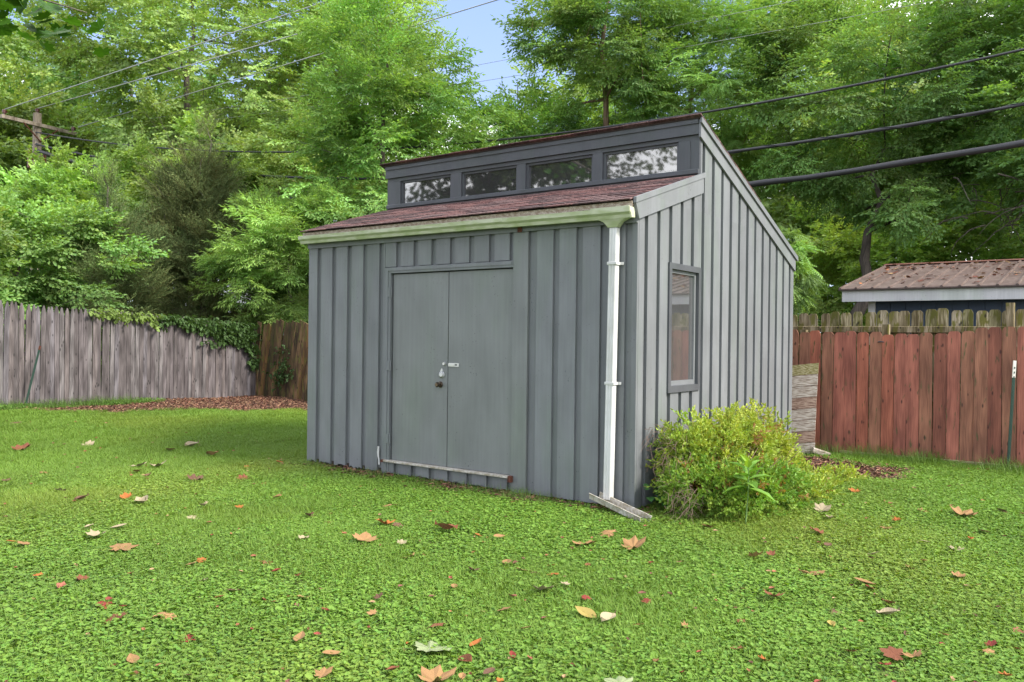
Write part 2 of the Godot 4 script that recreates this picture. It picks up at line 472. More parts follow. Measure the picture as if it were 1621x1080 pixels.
func build_shed() -> void:
	rng.seed = 5
	var s := thing("garden_shed", "grey board-sided shed with double doors, clerestory windows and red shingled roof", "shed")
	# ---- front wall: sheathing with the boards standing proud of it
	var mb := MB.new()
	mb.box(Vector3(-CW, 0.0, -0.06), Vector3(-2.998, 2.68, -0.029))
	mb.box(Vector3(-1.347, 0.0, -0.06), Vector3(-0.001, 2.68, -0.029))
	mb.box(Vector3(-2.998, 2.178, -0.06), Vector3(-1.347, 2.68, -0.029))
	mb.box(Vector3(-2.998, 0.0, -0.06), Vector3(-1.347, 0.14, -0.029))
	var fw := part("front_wall", mb, M.paint1, s)
	var gx := []
	for i in 17:
		gx.append(-4.204 + 0.2552 * i)
	var edges := [[-CW + 0.001, gx[0]]]
	for i in 16:
		edges.append([gx[i] + 0.07, gx[i + 1]])
	edges.append([gx[16] + 0.07, -0.001])
	for e in edges:
		var a: float = e[0]
		var b: float = e[1]
		if b < -3.09 or a > -1.17:
			add_board(fw, ragged(a, b, 0.0, 2.62, 0.035 if b < -3.1 else 0.006), false)
		else:
			if a < -3.09:
				add_board(fw, rect(a, -3.092, 0.0, 2.62), false)
			a = maxf(a, -3.088)
			b = minf(b, -1.352)
			if b - a > 0.02:
				add_board(fw, rect(a, b, 2.25, 2.62), false)
				add_board(fw, ragged(a, b, 0.0, 0.122, 0.02), false)
	mb = MB.new()
	mb.box(Vector3(-CW + 0.01, 0.001, -0.0288), Vector3(-3.12, 0.045, -0.024))
	part("rotten_sill", mb, M.rot, fw)
	mb = MB.new()
	mb.box(Vector3(-CW, 2.515, 0.002), Vector3(-0.001, 2.70, 0.022))
	part("frieze_board", mb, M.paint1, fw)
	mb = MB.new()
	mb.box(Vector3(-1.346, -0.004, -0.02), Vector3(-1.17, 2.513, 0.006))
	part("patch_board", mb, M.door, fw)
	# ---- side wall with the window hole
	mb = MB.new()
	var wz0 := -0.635
	var wz1 := -1.292
	var wy0 := 1.025
	var wy1 := 2.185
	var sx := Vector3(-0.06, 0, 0)
	var zz := Vector3(0, 0, 1)
	var dx := Vector3(0.031, 0, 0)
	mb.prism(PackedVector2Array([Vector2(-0.061, 0), Vector2(wz0, 0), Vector2(wz0, roof_y(wz0) - 0.04), Vector2(-0.061, roof_y(-0.061) - 0.04)]), sx, zz, Vector3.UP, dx)
	mb.prism(rect(wz1, wz0, 0, wy0), sx, zz, Vector3.UP, dx)
	mb.prism(PackedVector2Array([Vector2(wz1, wy1), Vector2(wz0, wy1), Vector2(wz0, roof_y(wz0) - 0.04), Vector2(wz1, roof_y(wz1 + 0.01) - 0.04)]), sx, zz, Vector3.UP, dx)
	mb.prism(PackedVector2Array([Vector2(wz1, 0), Vector2(-4.2, 0), Vector2(-4.2, roof_y(-4.2) - 0.05), Vector2(wz1, roof_y(wz1) - 0.05)]), sx, zz, Vector3.UP, dx)
	var sw := part("side_wall", mb, M.paint1, s)
	var gz := []
	for i in 17:
		gz.append(-0.193 - 0.2453 * i)
	var pe := [[-0.0295, gz[0] + 0.07]]
	for i in 16:
		pe.append([gz[i], gz[i + 1] + 0.07])
	pe.append([gz[16], -4.2])
	for e in pe:
		var a: float = e[0]
		var b: float = e[1]
		var cut := [a]
		if a > ZC and b < ZC:
			cut.append(ZC)
		cut.append(b)
		var top := PackedVector2Array()
		var hit := a > -1.324 and b < -0.605
		# boards that meet the window are cut into lengths above and below it
		var za := a
		var zb := b
		if hit:
			var l := maxf(b, -1.322)
			var h := minf(a, -0.607)
			if h - l > 0.015:
				add_board(sw, rect(l, h, 0.0, 0.991), true)
				add_board(sw, PackedVector2Array([Vector2(l, 2.219), Vector2(h, 2.219), Vector2(h, roof_y(h) - 0.06), Vector2(l, roof_y(maxf(l, ZC + 0.001)) - 0.06)]), true)
			if a > -0.605:
				zb = -0.605
			elif b < -1.324:
				za = -1.324
			else:
				continue
		top = PackedVector2Array([Vector2(za, 0.0), Vector2(zb, 0.0), Vector2(zb, roof_y(zb) - 0.05)])
		if za > ZC and zb < ZC:
			top.append(Vector2(ZC, roof_y(ZC) - 0.05))
			top.append(Vector2(ZC, roof_y(ZC + 0.001) - 0.05))
		top.append(Vector2(za, roof_y(za) - 0.05))
		add_board(sw, top, true)
	# rake boards under the two roof slopes
	mb = MB.new()
	mb.prism(PackedVector2Array([Vector2(0.09, 2.685), Vector2(0.02, 2.545), Vector2(-1.34, 2.97), Vector2(-1.34, 3.14)]), Vector3(0.002, 0, 0), zz, Vector3.UP, Vector3(0.024, 0, 0))
	part("rake_board", mb, M.paint2, sw)
	mb = MB.new()
	mb.prism(PackedVector2Array([Vector2(0.10, 2.725), Vector2(0.10, 2.675), Vector2(-1.36, 3.128), Vector2(-1.36, 3.178)]), Vector3(0.008, 0, 0), zz, Vector3.UP, Vector3(0.028, 0, 0))
	part("roof_edging", mb, M.paint2, sw)
	mb = MB.new()
	mb.prism(PackedVector2Array([Vector2(ZC + 0.03, 3.695), Vector2(ZC + 0.03, 3.52), Vector2(-4.24, roof_y(-4.24) - 0.20), Vector2(-4.24, roof_y(-4.24) - 0.01)]), Vector3(0.002, 0, 0), zz, Vector3.UP, Vector3(0.022, 0, 0))
	part("rake_board", mb, M.paint2, sw)
	mb = MB.new()
	mb.prism(PackedVector2Array([Vector2(ZC + 0.05, 3.715), Vector2(ZC + 0.05, 3.655), Vector2(-4.28, roof_y(-4.28) - 0.058), Vector2(-4.28, roof_y(-4.28) + 0.002)]), Vector3(0.024, 0, 0), zz, Vector3.UP, Vector3(0.02, 0, 0))
	part("roof_edging", mb, M.paint0, sw)
	# ---- the two walls away from the viewer
	mb = MB.new()
	mb.prism(PackedVector2Array([Vector2(-0.061, 0), Vector2(-4.2, 0), Vector2(-4.2, roof_y(-4.2) - 0.05), Vector2(ZC - 0.001, roof_y(ZC - 0.001) - 0.05), Vector2(ZC, roof_y(ZC + 0.001) - 0.05), Vector2(-0.061, 2.70)]), Vector3(-CW, 0, 0), zz, Vector3.UP, Vector3(0.04, 0, 0))
	part("side_wall", mb, M.paint1, s)
	mb = MB.new()
	mb.box(Vector3(-CW + 0.001, 0, -4.24), Vector3(-0.001, 2.56, -4.201))
	part("back_wall", mb, M.paint1, s)
	mb = MB.new()
	mb.box(Vector3(-CW + 0.05, -0.07, -4.19), Vector3(-0.07, -0.002, -0.07))
	part("floor_skid", mb, M.rot, s)
	# ---- low roof: deck and shingles
	mb = MB.new()
	mb.prism(PackedVector2Array([Vector2(0.10, 2.70), Vector2(0.085, 2.665), Vector2(ZC + 0.03, roof_y(ZC + 0.03) - 0.045), Vector2(ZC + 0.03, roof_y(ZC + 0.03) - 0.002)]), Vector3(-CW + 0.02, 0, 0), zz, Vector3.UP, Vector3(CW - 0.02, 0, 0))
	var lr := part("low_roof", mb, M.rot, s)
	var sh_len := 0.30
	var protos := []
	for k in 5:
		mb = MB.new()
		mb.bev(Vector3(0, 0.006, -0.075), Vector3(0.292, 0.013, 0.19), 0.003)
		protos.append(mb.mesh(M["shingle%d" % k]))
	var ang := atan(LOWS)
	for row in 11:
		var along := -0.02 + row * 0.131
		var z := 0.115 - along * cos(ang)
		var off := 0.15 if row % 2 == 0 else 0.0
		for k in 16:
			var x := -CW + 0.01 + k * sh_len - off
			if x < -CW - 0.16 or x > 0.0:
				continue
			var w := 1.0
			var cx := x + 0.15
			if x < -CW:
				w = 0.5
				cx = x + 0.225
			if cx + 0.15 > 0.005:
				w = (0.005 - x) / 0.3
				cx = (x + 0.005) / 2
			if w < 0.15:
				continue
			var bs := Basis(Vector3.RIGHT, ang - 0.055 + R(-0.012, 0.008)).scaled_local(Vector3(w * R(0.985, 1.0), 1, 1))
			put("shingle", protos[rng.randi() % 5], lr, Transform3D(bs, Vector3(cx, roof_y(z) + 0.013 + R(0, 0.004), z)))
	# pale drip edge and sub-fascia seen between shingles and gutter
	mb = MB.new()
	mb.box(Vector3(-CW + 0.01, 2.60, 0.024), Vector3(-0.002, 2.664, 0.05))
	mb.prism(PackedVector2Array([Vector2(0.05, 2.66), Vector2(0.108, 2.646), Vector2(0.112, 2.692), Vector2(0.05, 2.70)]), Vector3(-CW + 0.012, 0, 0), zz, Vector3.UP, Vector3(CW - 0.014, 0, 0))
	part("drip_edge", mb, M.drip, s)
	# ---- high roof
	mb = MB.new()
	var e0 := ZC + 0.055
	mb.prism(PackedVector2Array([Vector2(e0, 3.716), Vector2(e0, 3.70), Vector2(-4.32, roof_y(-4.32) - 0.015), Vector2(-4.32, roof_y(-4.32) + 0.02)]), Vector3(-CW - 0.03, 0, 0), zz, Vector3.UP, Vector3(CW + 0.06, 0, 0))
	var hr := part("high_roof", mb, M.rot, s)
	var a2 := -atan(TOPS)
	for row in 24:
		var z := e0 + 0.02 - row * 0.128
		for k in 15:
			if row > 12:
				continue
			var x := -CW - 0.05 + k * 0.299 + (0.0 if row % 2 else -0.02) + 0.15
			var bs := Basis(Vector3.RIGHT, a2 + 0.0 + R(-0.03, 0.03))
			put("shingle", protos[rng.randi() % 5], hr, Transform3D(bs, Vector3(minf(x, -0.10), 3.70 + TOPS * (z - 0.07 - ZC) + 0.017 + R(0, 0.007), z)))
	# ---- clerestory
	mb = MB.new()
	mb.box(Vector3(-CW - 0.01, 3.55, ZC + 0.002), Vector3(0.0, 3.698, ZC + 0.03))
	mb.box(Vector3(-CW - 0.005, 3.655, ZC + 0.0305), Vector3(0.0, 3.697, ZC + 0.045))
	var cl := part("clerestory_header", mb, M.trim, s)
	mb = MB.new()
	mb.box(Vector3(-CW, 3.505, ZC - 0.07), Vector3(-0.001, 3.548, ZC))
	mb.box(Vector3(-CW, 3.08, ZC - 0.07), Vector3(-0.001, 3.19, ZC))
	mb.bev(Vector3(-CW / 2, 3.18, ZC + 0.012), Vector3(CW - 0.01, 0.05, 0.03), 0.006)
	var posts := [[-CW, -4.122], [-3.268, -3.102], [-2.26, -2.138], [-1.242, -1.118], [-0.23, -0.001]]
	for q in posts:
		mb.box(Vector3(q[0], 3.191, ZC - 0.07), Vector3(q[1], 3.504, ZC))
	mb.box(Vector3(-0.21, 3.2, ZC + 0.001), Vector3(-0.1, 3.49, ZC + 0.009))
	part("clerestory_frame", mb, M.trim, s)
	for i in 4:
		var x0: float = posts[i][1]
		var x1: float = posts[i + 1][0]
		mb = MB.new()
		for q in [[x0, x0 + 0.028, 3.191, 3.503], [x1 - 0.028, x1, 3.191, 3.503], [x0 + 0.0285, x1 - 0.0285, 3.191, 3.212], [x0 + 0.0285, x1 - 0.0285, 3.478, 3.503]]:
			mb.box(Vector3(q[0], q[2], ZC - 0.062), Vector3(q[1], q[3], ZC - 0.025))
		var wf := part("clerestory_window", mb, M.trim, s)
		mb = MB.new()
		var tilt := R(-0.002, 0.002)
		mb.prism(rect(x0 + 0.029, x1 - 0.029, 3.2125, 3.4775), Vector3(0, 0, ZC - 0.052), Vector3.RIGHT, Vector3(0, 1, tilt), Vector3(0, 0, 0.004))
		part("pane", mb, M.glass, wf)
	# ---- side window
	mb = MB.new()
	var fr := [[-1.324, -1.268, 0.993, 2.217], [-0.661, -0.605, 0.993, 2.217], [-1.2675, -0.6615, 2.161, 2.217], [-1.2675, -0.6615, 0.993, 1.055]]
	for q in fr:
		mb.prism(rect(q[0], q[1], q[2], q[3]), Vector3(-0.05, 0, 0), zz, Vector3.UP, Vector3(0.068, 0, 0))
	var win := part("side_window", mb, M.trim, s)
	mb = MB.new()
	for q in [[-1.267, -1.235, 1.056, 2.160], [-0.694, -0.662, 1.056, 2.160], [-1.2345, -0.6945, 2.128, 2.160], [-1.2345, -0.6945, 1.056, 1.10]]:
		mb.prism(rect(q[0], q[1], q[2], q[3]), Vector3(-0.045, 0, 0), zz, Vector3.UP, Vector3(0.03, 0, 0))
	part("sash", mb, M.paint0, win)
	mb = MB.new()
	mb.prism(rect(-1.234, -0.695, 1.1005, 2.1275), Vector3(-0.038, 0, 0), zz, Vector3.UP, Vector3(0.004, 0, 0))
	part("pane", mb, M.glass_side, win)
	# a blind hangs inside over the front half of the window
	var bl := MB.new()
	bl.bev(Vector3(-0.10, 2.10, -0.965), Vector3(0.03, 0.03, 0.52), 0.004)
	var blind := part("window_blind", bl, M.blind, win)
	var slat := MB.new()
	slat.bev(Vector3.ZERO, Vector3(0.024, 0.002, 0.51), 0.0005)
	var slm := slat.mesh(M.blind)
	for i in 44:
		put("slat", slm, blind, Transform3D(Basis(Vector3(0, 0, 1), 1.0), Vector3(-0.10, 2.075 - i * 0.0225, -0.965)))
	# ---- doors
	mb = MB.new()
	for q in [[-3.09, -2.998, -0.002, 2.243], [-2.9975, -1.3475, 2.18, 2.243]]:
		mb.box(Vector3(q[0], q[2], -0.0205), Vector3(q[1], q[3], 0.008))
	mb.box(Vector3(-3.075, 0.0, 0.0085), Vector3(-3.03, 2.235, 0.016))
	mb.box(Vector3(-3.0295, 2.205, 0.0085), Vector3(-1.36, 2.236, 0.016))
	part("door_frame", mb, M.paint0, s)
	mb = MB.new()
	mb.bev(Vector3(-2.197, 0.140, 0.012), Vector3(1.72, 0.022, 0.07), 0.004)
	var th := part("threshold", mb, M.oldwhite, s)
	mb = MB.new()
	mb.bev(Vector3(-3.06, 0.138, 0.03), Vector3(0.03, 0.03, 0.05), 0.006)
	mb.bev(Vector3(-1.335, 0.125, 0.03), Vector3(0.04, 0.06, 0.05), 0.008)
	part("rusty_bracket", mb, M.rust, th)
	for q in [[-2.985, -2.197], [-2.188, -1.360]]:
		mb = MB.new()
		mb.bev(Vector3((q[0] + q[1]) / 2, 1.160, -0.042), Vector3(q[1] - q[0], 2.014, 0.036), 0.004)
		var d := part("door", mb, M.door, s)
		if q[0] < -2.5:
			for y in [1.973, 1.175, 0.383]:
				mb = MB.new()
				mb.tube(PackedVector3Array([Vector3(-2.995, y - 0.055, 0.0), Vector3(-2.995, y + 0.055, 0.0)]), PackedFloat32Array([0.009, 0.009]), 8)
				mb.box(Vector3(-3.025, y - 0.05, -0.002), Vector3(-2.997, y + 0.05, 0.0195))
				part("hinge", mb, M.paint0, d)
			mb = MB.new()
			mb.tube(PackedVector3Array([Vector3(-2.288, 0.999, -0.013), Vector3(-2.288, 0.999, -0.006), Vector3(-2.288, 0.999, -0.005), Vector3(-2.288, 0.999, 0.02), Vector3(-2.288, 0.999, 0.028), Vector3(-2.288, 0.999, 0.045), Vector3(-2.288, 0.999, 0.055)]), PackedFloat32Array([0.033, 0.033, 0.013, 0.013, 0.024, 0.028, 0.018]), 16)
			part("knob", mb, M.brass, d).position.z = -0.011
			mb = MB.new()
			mb.tube(PackedVector3Array([Vector3(-2.268, 1.103, -0.013), Vector3(-2.268, 1.103, 0.006), Vector3(-2.268, 1.103, 0.010)]), PackedFloat32Array([0.034, 0.032, 0.022]), 14)
			mb.prism(PackedVector2Array([Vector2(-0.018, 0), Vector2(0.018, 0), Vector2(0, 0.035)]), Vector3(-2.268, 1.135, -0.012), Vector3.RIGHT, Vector3.UP, Vector3(0, 0, 0.012))
			part("lock_cylinder", mb, M.white, d).position.z = -0.011
			mb = MB.new()
			mb.tube(PackedVector3Array([Vector3(-2.231, 1.217, -0.013), Vector3(-2.231, 1.217, 0.012)]), PackedFloat32Array([0.018, 0.015]), 10)
			part("hasp_staple", mb, M.steel, d).position.z = -0.011
		else:
			mb = MB.new()
			for k in [[-2.178, -2.09, 1.19, 1.226], [-2.0895, -2.062, 1.19, 1.199], [-2.0895, -2.062, 1.217, 1.226], [-2.0615, -2.04, 1.19, 1.226]]:
				mb.box(Vector3(k[0], k[2], -0.0135), Vector3(k[1], k[3], -0.004))
			mb.box(Vector3(-2.175, 1.199, -0.0035), Vector3(-2.10, 1.217, 0.001))
			part("hasp", mb, M.steel, d).position.z = -0.011
			for y in [1.95, 1.2, 0.4]:
				mb = MB.new()
				mb.box(Vector3(-1.353, y - 0.05, -0.02), Vector3(-1.3475, y + 0.05, -0.002))
				part("hinge", mb, M.paint0, d)
	# strip of paint peeling from a groove beside the doors
	mb = MB.new()
	for i in 6:
		var y := 0.08 + i * 0.034
		mb.quad(Vector3(-3.178 + 0.006 * sin(i * 1.3), y, -0.012 + 0.003 * i), Vector3(-3.158 + 0.004 * cos(i), y, -0.016 + 0.002 * i), Vector3(-3.156 + 0.004 * cos(i + 1), y + 0.034, -0.014 + 0.002 * i), Vector3(-3.178 + 0.006 * sin((i + 1) * 1.3), y + 0.034, -0.009 + 0.003 * i), Vector3(0, 0, 1))
	part("peeling_paint", mb, M.white, fw)
	mb = MB.new()
	mb.bev(Vector3(-1.255, 2.545, 0.03), Vector3(0.05, 0.07, 0.014), 0.004)
	part("rusty_strap", mb, M.rust, s)
	# ---- gutter in two lengths, outlet and downspout
	var prof := PackedVector2Array([Vector2(0.051, 2.645), Vector2(0.051, 2.565), Vector2(0.11, 2.562), Vector2(0.122, 2.592), Vector2(0.145, 2.612), Vector2(0.150, 2.648), Vector2(0.138, 2.652), Vector2(0.136, 2.64), Vector2(0.145, 2.638), Vector2(0.139, 2.616), Vector2(0.116, 2.597), Vector2(0.106, 2.567), Vector2(0.055, 2.57), Vector2(0.055, 2.645)])
	mb = MB.new()
	mb.prism(prof, Vector3(-CW - 0.02, 0.004, 0), zz, Vector3.UP, Vector3(CW + 0.02 - 1.384, -0.008, 0))
	var cap := PackedVector2Array([Vector2(0.051, 2.65), Vector2(0.051, 2.562), Vector2(0.11, 2.559), Vector2(0.122, 2.59), Vector2(0.145, 2.61), Vector2(0.151, 2.65)])
	mb.prism(cap, Vector3(-CW - 0.024, 0.004, 0), zz, Vector3.UP, Vector3(0.004, 0, 0))
	var gt := part("gutter", mb, M.gutter, s)
	mb = MB.new()
	mb.prism(prof, Vector3(-1.381, -0.009, 0.002), zz, Vector3.UP, Vector3(0.99, -0.004, 0))
	mb.prism(cap, Vector3(-0.006, -0.009, 0.002), zz, Vector3.UP, Vector3(0.006, 0, 0))
	# outlet piece: fuller, narrowing into the downspout
	var pr2 := PackedVector2Array()
	for q in prof:
		pr2.append(Vector2(q.x * 1.04 + 0.001, q.y + (0.006 if q.y > 2.63 else -0.006)))
	mb.prism(pr2, Vector3(-0.392, -0.009, 0.0), zz, Vector3.UP, Vector3(0.386, 0, 0))
	part("gutter", mb, M.gutter, s)
	mb = MB.new()
	for i in 3:
		var t0 := i / 3.0
		var t1 := (i + 1) / 3.0
		var w0 := lerpf(0.15, 0.045, sqrt(t0))
		var w1 := lerpf(0.15, 0.045, sqrt(t1))
		var y0 := lerpf(2.552, 2.475, t0)
		var y1 := lerpf(2.552, 2.475, t1)
		var c0 := -0.197
		mb.quad(Vector3(c0 - w0, y0, 0.112), Vector3(c0 + w0, y0, 0.112), Vector3(c0 + w1, y1, 0.102), Vector3(c0 - w1, y1, 0.102), Vector3(0, 0, 1))
		mb.quad(Vector3(c0 - w0, y0, 0.05), Vector3(c0 + w0, y0, 0.05), Vector3(c0 + w1, y1, 0.04), Vector3(c0 - w1, y1, 0.04), Vector3(0, 0, -1))
		mb.quad(Vector3(c0 + w0, y0, 0.05), Vector3(c0 + w0, y0, 0.112), Vector3(c0 + w1, y1, 0.102), Vector3(c0 + w1, y1, 0.04), Vector3(1, 0, 0))
		mb.quad(Vector3(c0 - w0, y0, 0.05), Vector3(c0 - w0, y0, 0.112), Vector3(c0 - w1, y1, 0.102), Vector3(c0 - w1, y1, 0.04), Vector3(-1, 0, 0))
	part("gutter_outlet", mb, M.gutter, s)
	mb = MB.new()
	var dp := PackedVector2Array([Vector2(-0.036, 0.028), Vector2(-0.036, 0.09), Vector2(-0.028, 0.094), Vector2(-0.02, 0.089), Vector2(-0.008, 0.089), Vector2(0.0, 0.094), Vector2(0.008, 0.089), Vector2(0.02, 0.089), Vector2(0.028, 0.094), Vector2(0.036, 0.09), Vector2(0.036, 0.028)])
	mb.prism(dp, Vector3(-0.197, 2.474, 0), Vector3.RIGHT, zz, Vector3(-0.025, -2.40, 0.012))
	var ds := part("downspout", mb, M.white, s)
	for y in [2.16, 1.10]:
		mb = MB.new()
		var x: float = -0.197 - 0.025 * (2.474 - y) / 2.4
		mb.bev(Vector3(x, y, 0.066), Vector3(0.094, 0.026, 0.074), 0.003)
		mb.bev(Vector3(x + 0.055, y, 0.026), Vector3(0.045, 0.024, 0.006), 0.002)
		part("strap", mb, M.white, ds)
	# trough that leads the water away from the foot of the downspout
	mb = MB.new()
	var t_a := Vector3(-0.36, 0.075, 0.08)
	var t_b := Vector3(0.30, -0.005, 0.37)
	var dirv := t_b - t_a
	var sd := Vector3.UP.cross(dirv).normalized()
	var up := dirv.cross(sd).normalized()
	var tp := PackedVector2Array([Vector2(-0.055, 0.045), Vector2(-0.052, 0), Vector2(0.052, 0), Vector2(0.055, 0.045), Vector2(0.066, 0.045), Vector2(0.066, 0.04), Vector2(0.06, 0.039), Vector2(0.056, -0.006), Vector2(-0.056, -0.006), Vector2(-0.06, 0.039), Vector2(-0.066, 0.04), Vector2(-0.066, 0.045)])
	mb.prism(tp, t_a, sd, up, dirv)
	tag(part("splash_trough", mb, M.oldwhite), "old white gutter trough slanting away from the foot of the downspout", "splash trough")

# ---------------------------------------------------------------- fences
func picket_mesh(w: float, h: float, t: float, tip: String, m: Material, r0: float) -> ArrayMesh:
	var mb := MB.new()
	var p := PackedVector2Array([Vector2(-w / 2, 0), Vector2(w / 2, 0)])
	if tip == "gothic":
		p.append_array([Vector2(w / 2, h - 0.13), Vector2(w * 0.30, h - 0.06), Vector2(w * 0.12, h - 0.006), Vector2(0, h), Vector2(-w * 0.12, h - 0.006), Vector2(-w * 0.30, h - 0.06), Vector2(-w / 2, h - 0.13)])
	elif tip == "ear":
		p.append_array([Vector2(w / 2, h - 0.035 - r0), Vector2(w * 0.36, h - 0.008), Vector2(w * 0.26, h), Vector2(-w * 0.26, h), Vector2(-w * 0.36, h - 0.008), Vector2(-w / 2, h - 0.035)])
	else:
		p.append_array([Vector2(w / 2, h - r0), Vector2(-w / 2, h)])
	mb.prism(p, Vector3(0, 0, -t / 2), Vector3.RIGHT, Vector3.UP, Vector3(0, 0, t))
	return mb.mesh(m)

func build_fences() -> void:
	rng.seed = 77
	# weathered stockade fence along the far side of the yard
	var A := Vector3(-11.45, 0, 1.6)
	var B := Vector3(-12.47, 0, -5.30)
	var f := thing("stockade_fence", "weathered grey stockade fence with pointed pickets and ivy over its end", "fence", Vector3(-12, 0, -2))
	var kinds := []
	for k in 5:
		for j in 2:
			kinds.append(picket_mesh([0.087, 0.082][j], 1.80, 0.018, "gothic", M["grey%d" % k], 0))
	var d := B - A
	var L := d.length()
	var rot := atan2(-d.z, d.x) + PI
	var n := int(L / 0.09)
	for i in n:
		var p := A + d * ((i + 0.5) / n)
		var gy := ground_y(p.x, p.z) - 0.03
		var h := lerpf(1.88, 1.665, float(i) / n) / 1.80
		var xf := Transform3D(Basis(Vector3.UP, rot).rotated(Vector3.RIGHT, R(-0.012, 0.012)).scaled_local(Vector3(1, h * R(0.992, 1.008), 1)), p + Vector3(R(-0.006, 0.006), gy, 0) - f.position)
		put("picket", kinds[rng.randi() % 10], f, xf)
	var mb := MB.new()
	var off := Vector3(-0.05, 0, 0)
	for y in [0.35, 1.0, 1.55]:
		mb.bev((A + B) / 2 + off + Vector3(0, y + 0.12, 0) - f.position, Vector3(0.05, 0.08, L - 0.1), 0.006, Basis(Vector3.UP, rot + PI / 2))
		part("rail", mb, M.grey3, f)
		mb = MB.new()
	for t in [0.02, 0.36, 0.7, 0.99]:
		var p: Vector3 = A + d * t
		mb = MB.new()
		mb.bev(p + Vector3(-0.12, 0.86, 0) - f.position, Vector3(0.09, 1.75, 0.09), 0.01)
		part("post", mb, M.grey3, f)
	# brown, leaning section that runs behind the shed
	f = thing("board_fence", "brown mossy board fence with leaning boards behind the shed", "fence", Vector3(-11, 0, -5.3))
	kinds.clear()
	for k in 4:
		kinds.append(picket_mesh(0.135, 1.76, 0.018, "flat", M["brown%d" % k], 0.02))
	for i in 46:
		var x := -12.40 + i * 0.128
		var lean := -0.16 - 0.05 * smoothstep(0.0, 10.0, float(i)) + R(-0.02, 0.02)
		if i == 0:
			lean = -0.10
		put("board", kinds[rng.randi() % 4], f, Transform3D(Basis(Vector3(0, 0, 1), lean).scaled_local(Vector3(1, R(0.98, 1.04), 1)), Vector3(x - 0.12, ground_y(x, -5.3) - 0.05, -5.3 + R(-0.008, 0.008)) - f.position))
	for y in [0.4, 1.35]:
		mb = MB.new()
		mb.bev(Vector3(-9.5, y + 0.1, -5.36) - f.position, Vector3(5.8, 0.09, 0.04), 0.006)
		part("rail", mb, M.brown1, f)
	for x in [-12.3, -9.8, -7.2]:
		mb = MB.new()
		mb.bev(Vector3(x, 0.8, -5.43) - f.position, Vector3(0.09, 1.7, 0.09), 0.008)
		part("post", mb, M.brown1, f)
	# red stained fence to the right of the shed
	f = thing("red_fence", "red stained dog-eared board fence beside the grey shed", "fence", Vector3(2, 0, -5))
	kinds.clear()
	for k in 5:
		kinds.append(picket_mesh(0.144, 1.6, 0.018, "ear", M["red%d" % k], 0.0))
		kinds.append(picket_mesh(0.144, 1.6, 0.018, "ear", M["red%d" % k], 0.012))
	for i in 48:
		var x := -1.75 + i * 0.1515
		var top := 1.655
		if x > 0.86 and x < 1.6:
			top = 1.60 + 0.04 * (x - 0.9)
		elif x >= 1.6 and x < 2.03:
			top = 1.645
		elif x >= 2.03:
			top = 1.70
		elif x > -0.1:
			top = 1.635
		var gy := ground_y(x, -5.0) + (0.05 if x > 0.4 else -0.02)
		put("board", kinds[rng.randi() % 10], f, Transform3D(Basis(Vector3(0, 0, 1), R(-0.008, 0.008)).scaled_local(Vector3(1, (top + R(-0.012, 0.012) - gy) / 1.6, 1)), Vector3(x, gy, -5.0 + R(-0.004, 0.004) + (0.022 if x > 2.03 else 0.0)) - f.position))
	for y in [0.3, 0.95, 1.42]:
		mb = MB.new()
		mb.bev(Vector3(1.8, y, -5.035) - f.position, Vector3(7.2, 0.085, 0.04), 0.006)
		part("rail", mb, M.moss1, f)
	for q in [[0.93, 1.73], [-1.4, 1.5], [3.3, 1.66], [5.0, 1.66]]:
		mb = MB.new()
		mb.bev(Vector3(q[0], q[1] / 2, -5.10) - f.position, Vector3(0.088, q[1], 0.088), 0.008)
		part("post", mb, M.moss3, f)
	mb = MB.new()
	mb.bev(Vector3(1.7, 0.0, -4.975) - f.position, Vector3(2.6, 0.12, 0.022), 0.004)
	part("kickboard", mb, M.plankmoss, f)
	mb = MB.new()
	mb.tube(PackedVector3Array([Vector3(0.86, 1.50, -4.98), Vector3(0.90, 1.505, -4.95), Vector3(0.94, 1.50, -4.955)]), PackedFloat32Array([0.008, 0.01, 0.007]), 6)
	part("latch", mb, M.cable, f).position = -f.position
	# mossy grey fence of the neighbour, a little taller, behind it
	f = thing("mossy_fence", "mossy grey dog-eared fence rising behind the red fence", "fence", Vector3(2, 0, -5.5))
	kinds.clear()
	for k in 4:
		kinds.append(picket_mesh(0.135, 1.85, 0.018, "ear", M["moss%d" % k], 0.0))
		kinds.append(picket_mesh(0.120, 1.85, 0.018, "ear", M["moss%d" % k], 0.01))
	for i in 64:
		var x := -3.2 + i * 0.148
		put("board", kinds[rng.randi() % 8], f, Transform3D(Basis(Vector3(0, 0, 1), R(-0.01, 0.01)).scaled_local(Vector3(1, R(0.992, 1.012), 1)), Vector3(x, ground_y(x, -5.45) + 0.06, -5.45 + R(-0.006, 0.006)) - f.position))
	for y in [0.5, 1.67]:
		mb = MB.new()
		mb.bev(Vector3(1.5, y, -5.415) - f.position, Vector3(9.4, 0.085, 0.04), 0.006)
		part("rail", mb, M.moss3, f)
	for q in [[2.30, 2.0], [-0.2, 1.66], [4.7, 2.0]]:
		mb = MB.new()
		mb.bev(Vector3(q[0], q[1] / 2, -5.34) - f.position, Vector3(0.092, q[1], 0.092), 0.008)
		part("post", mb, M.moss3, f)

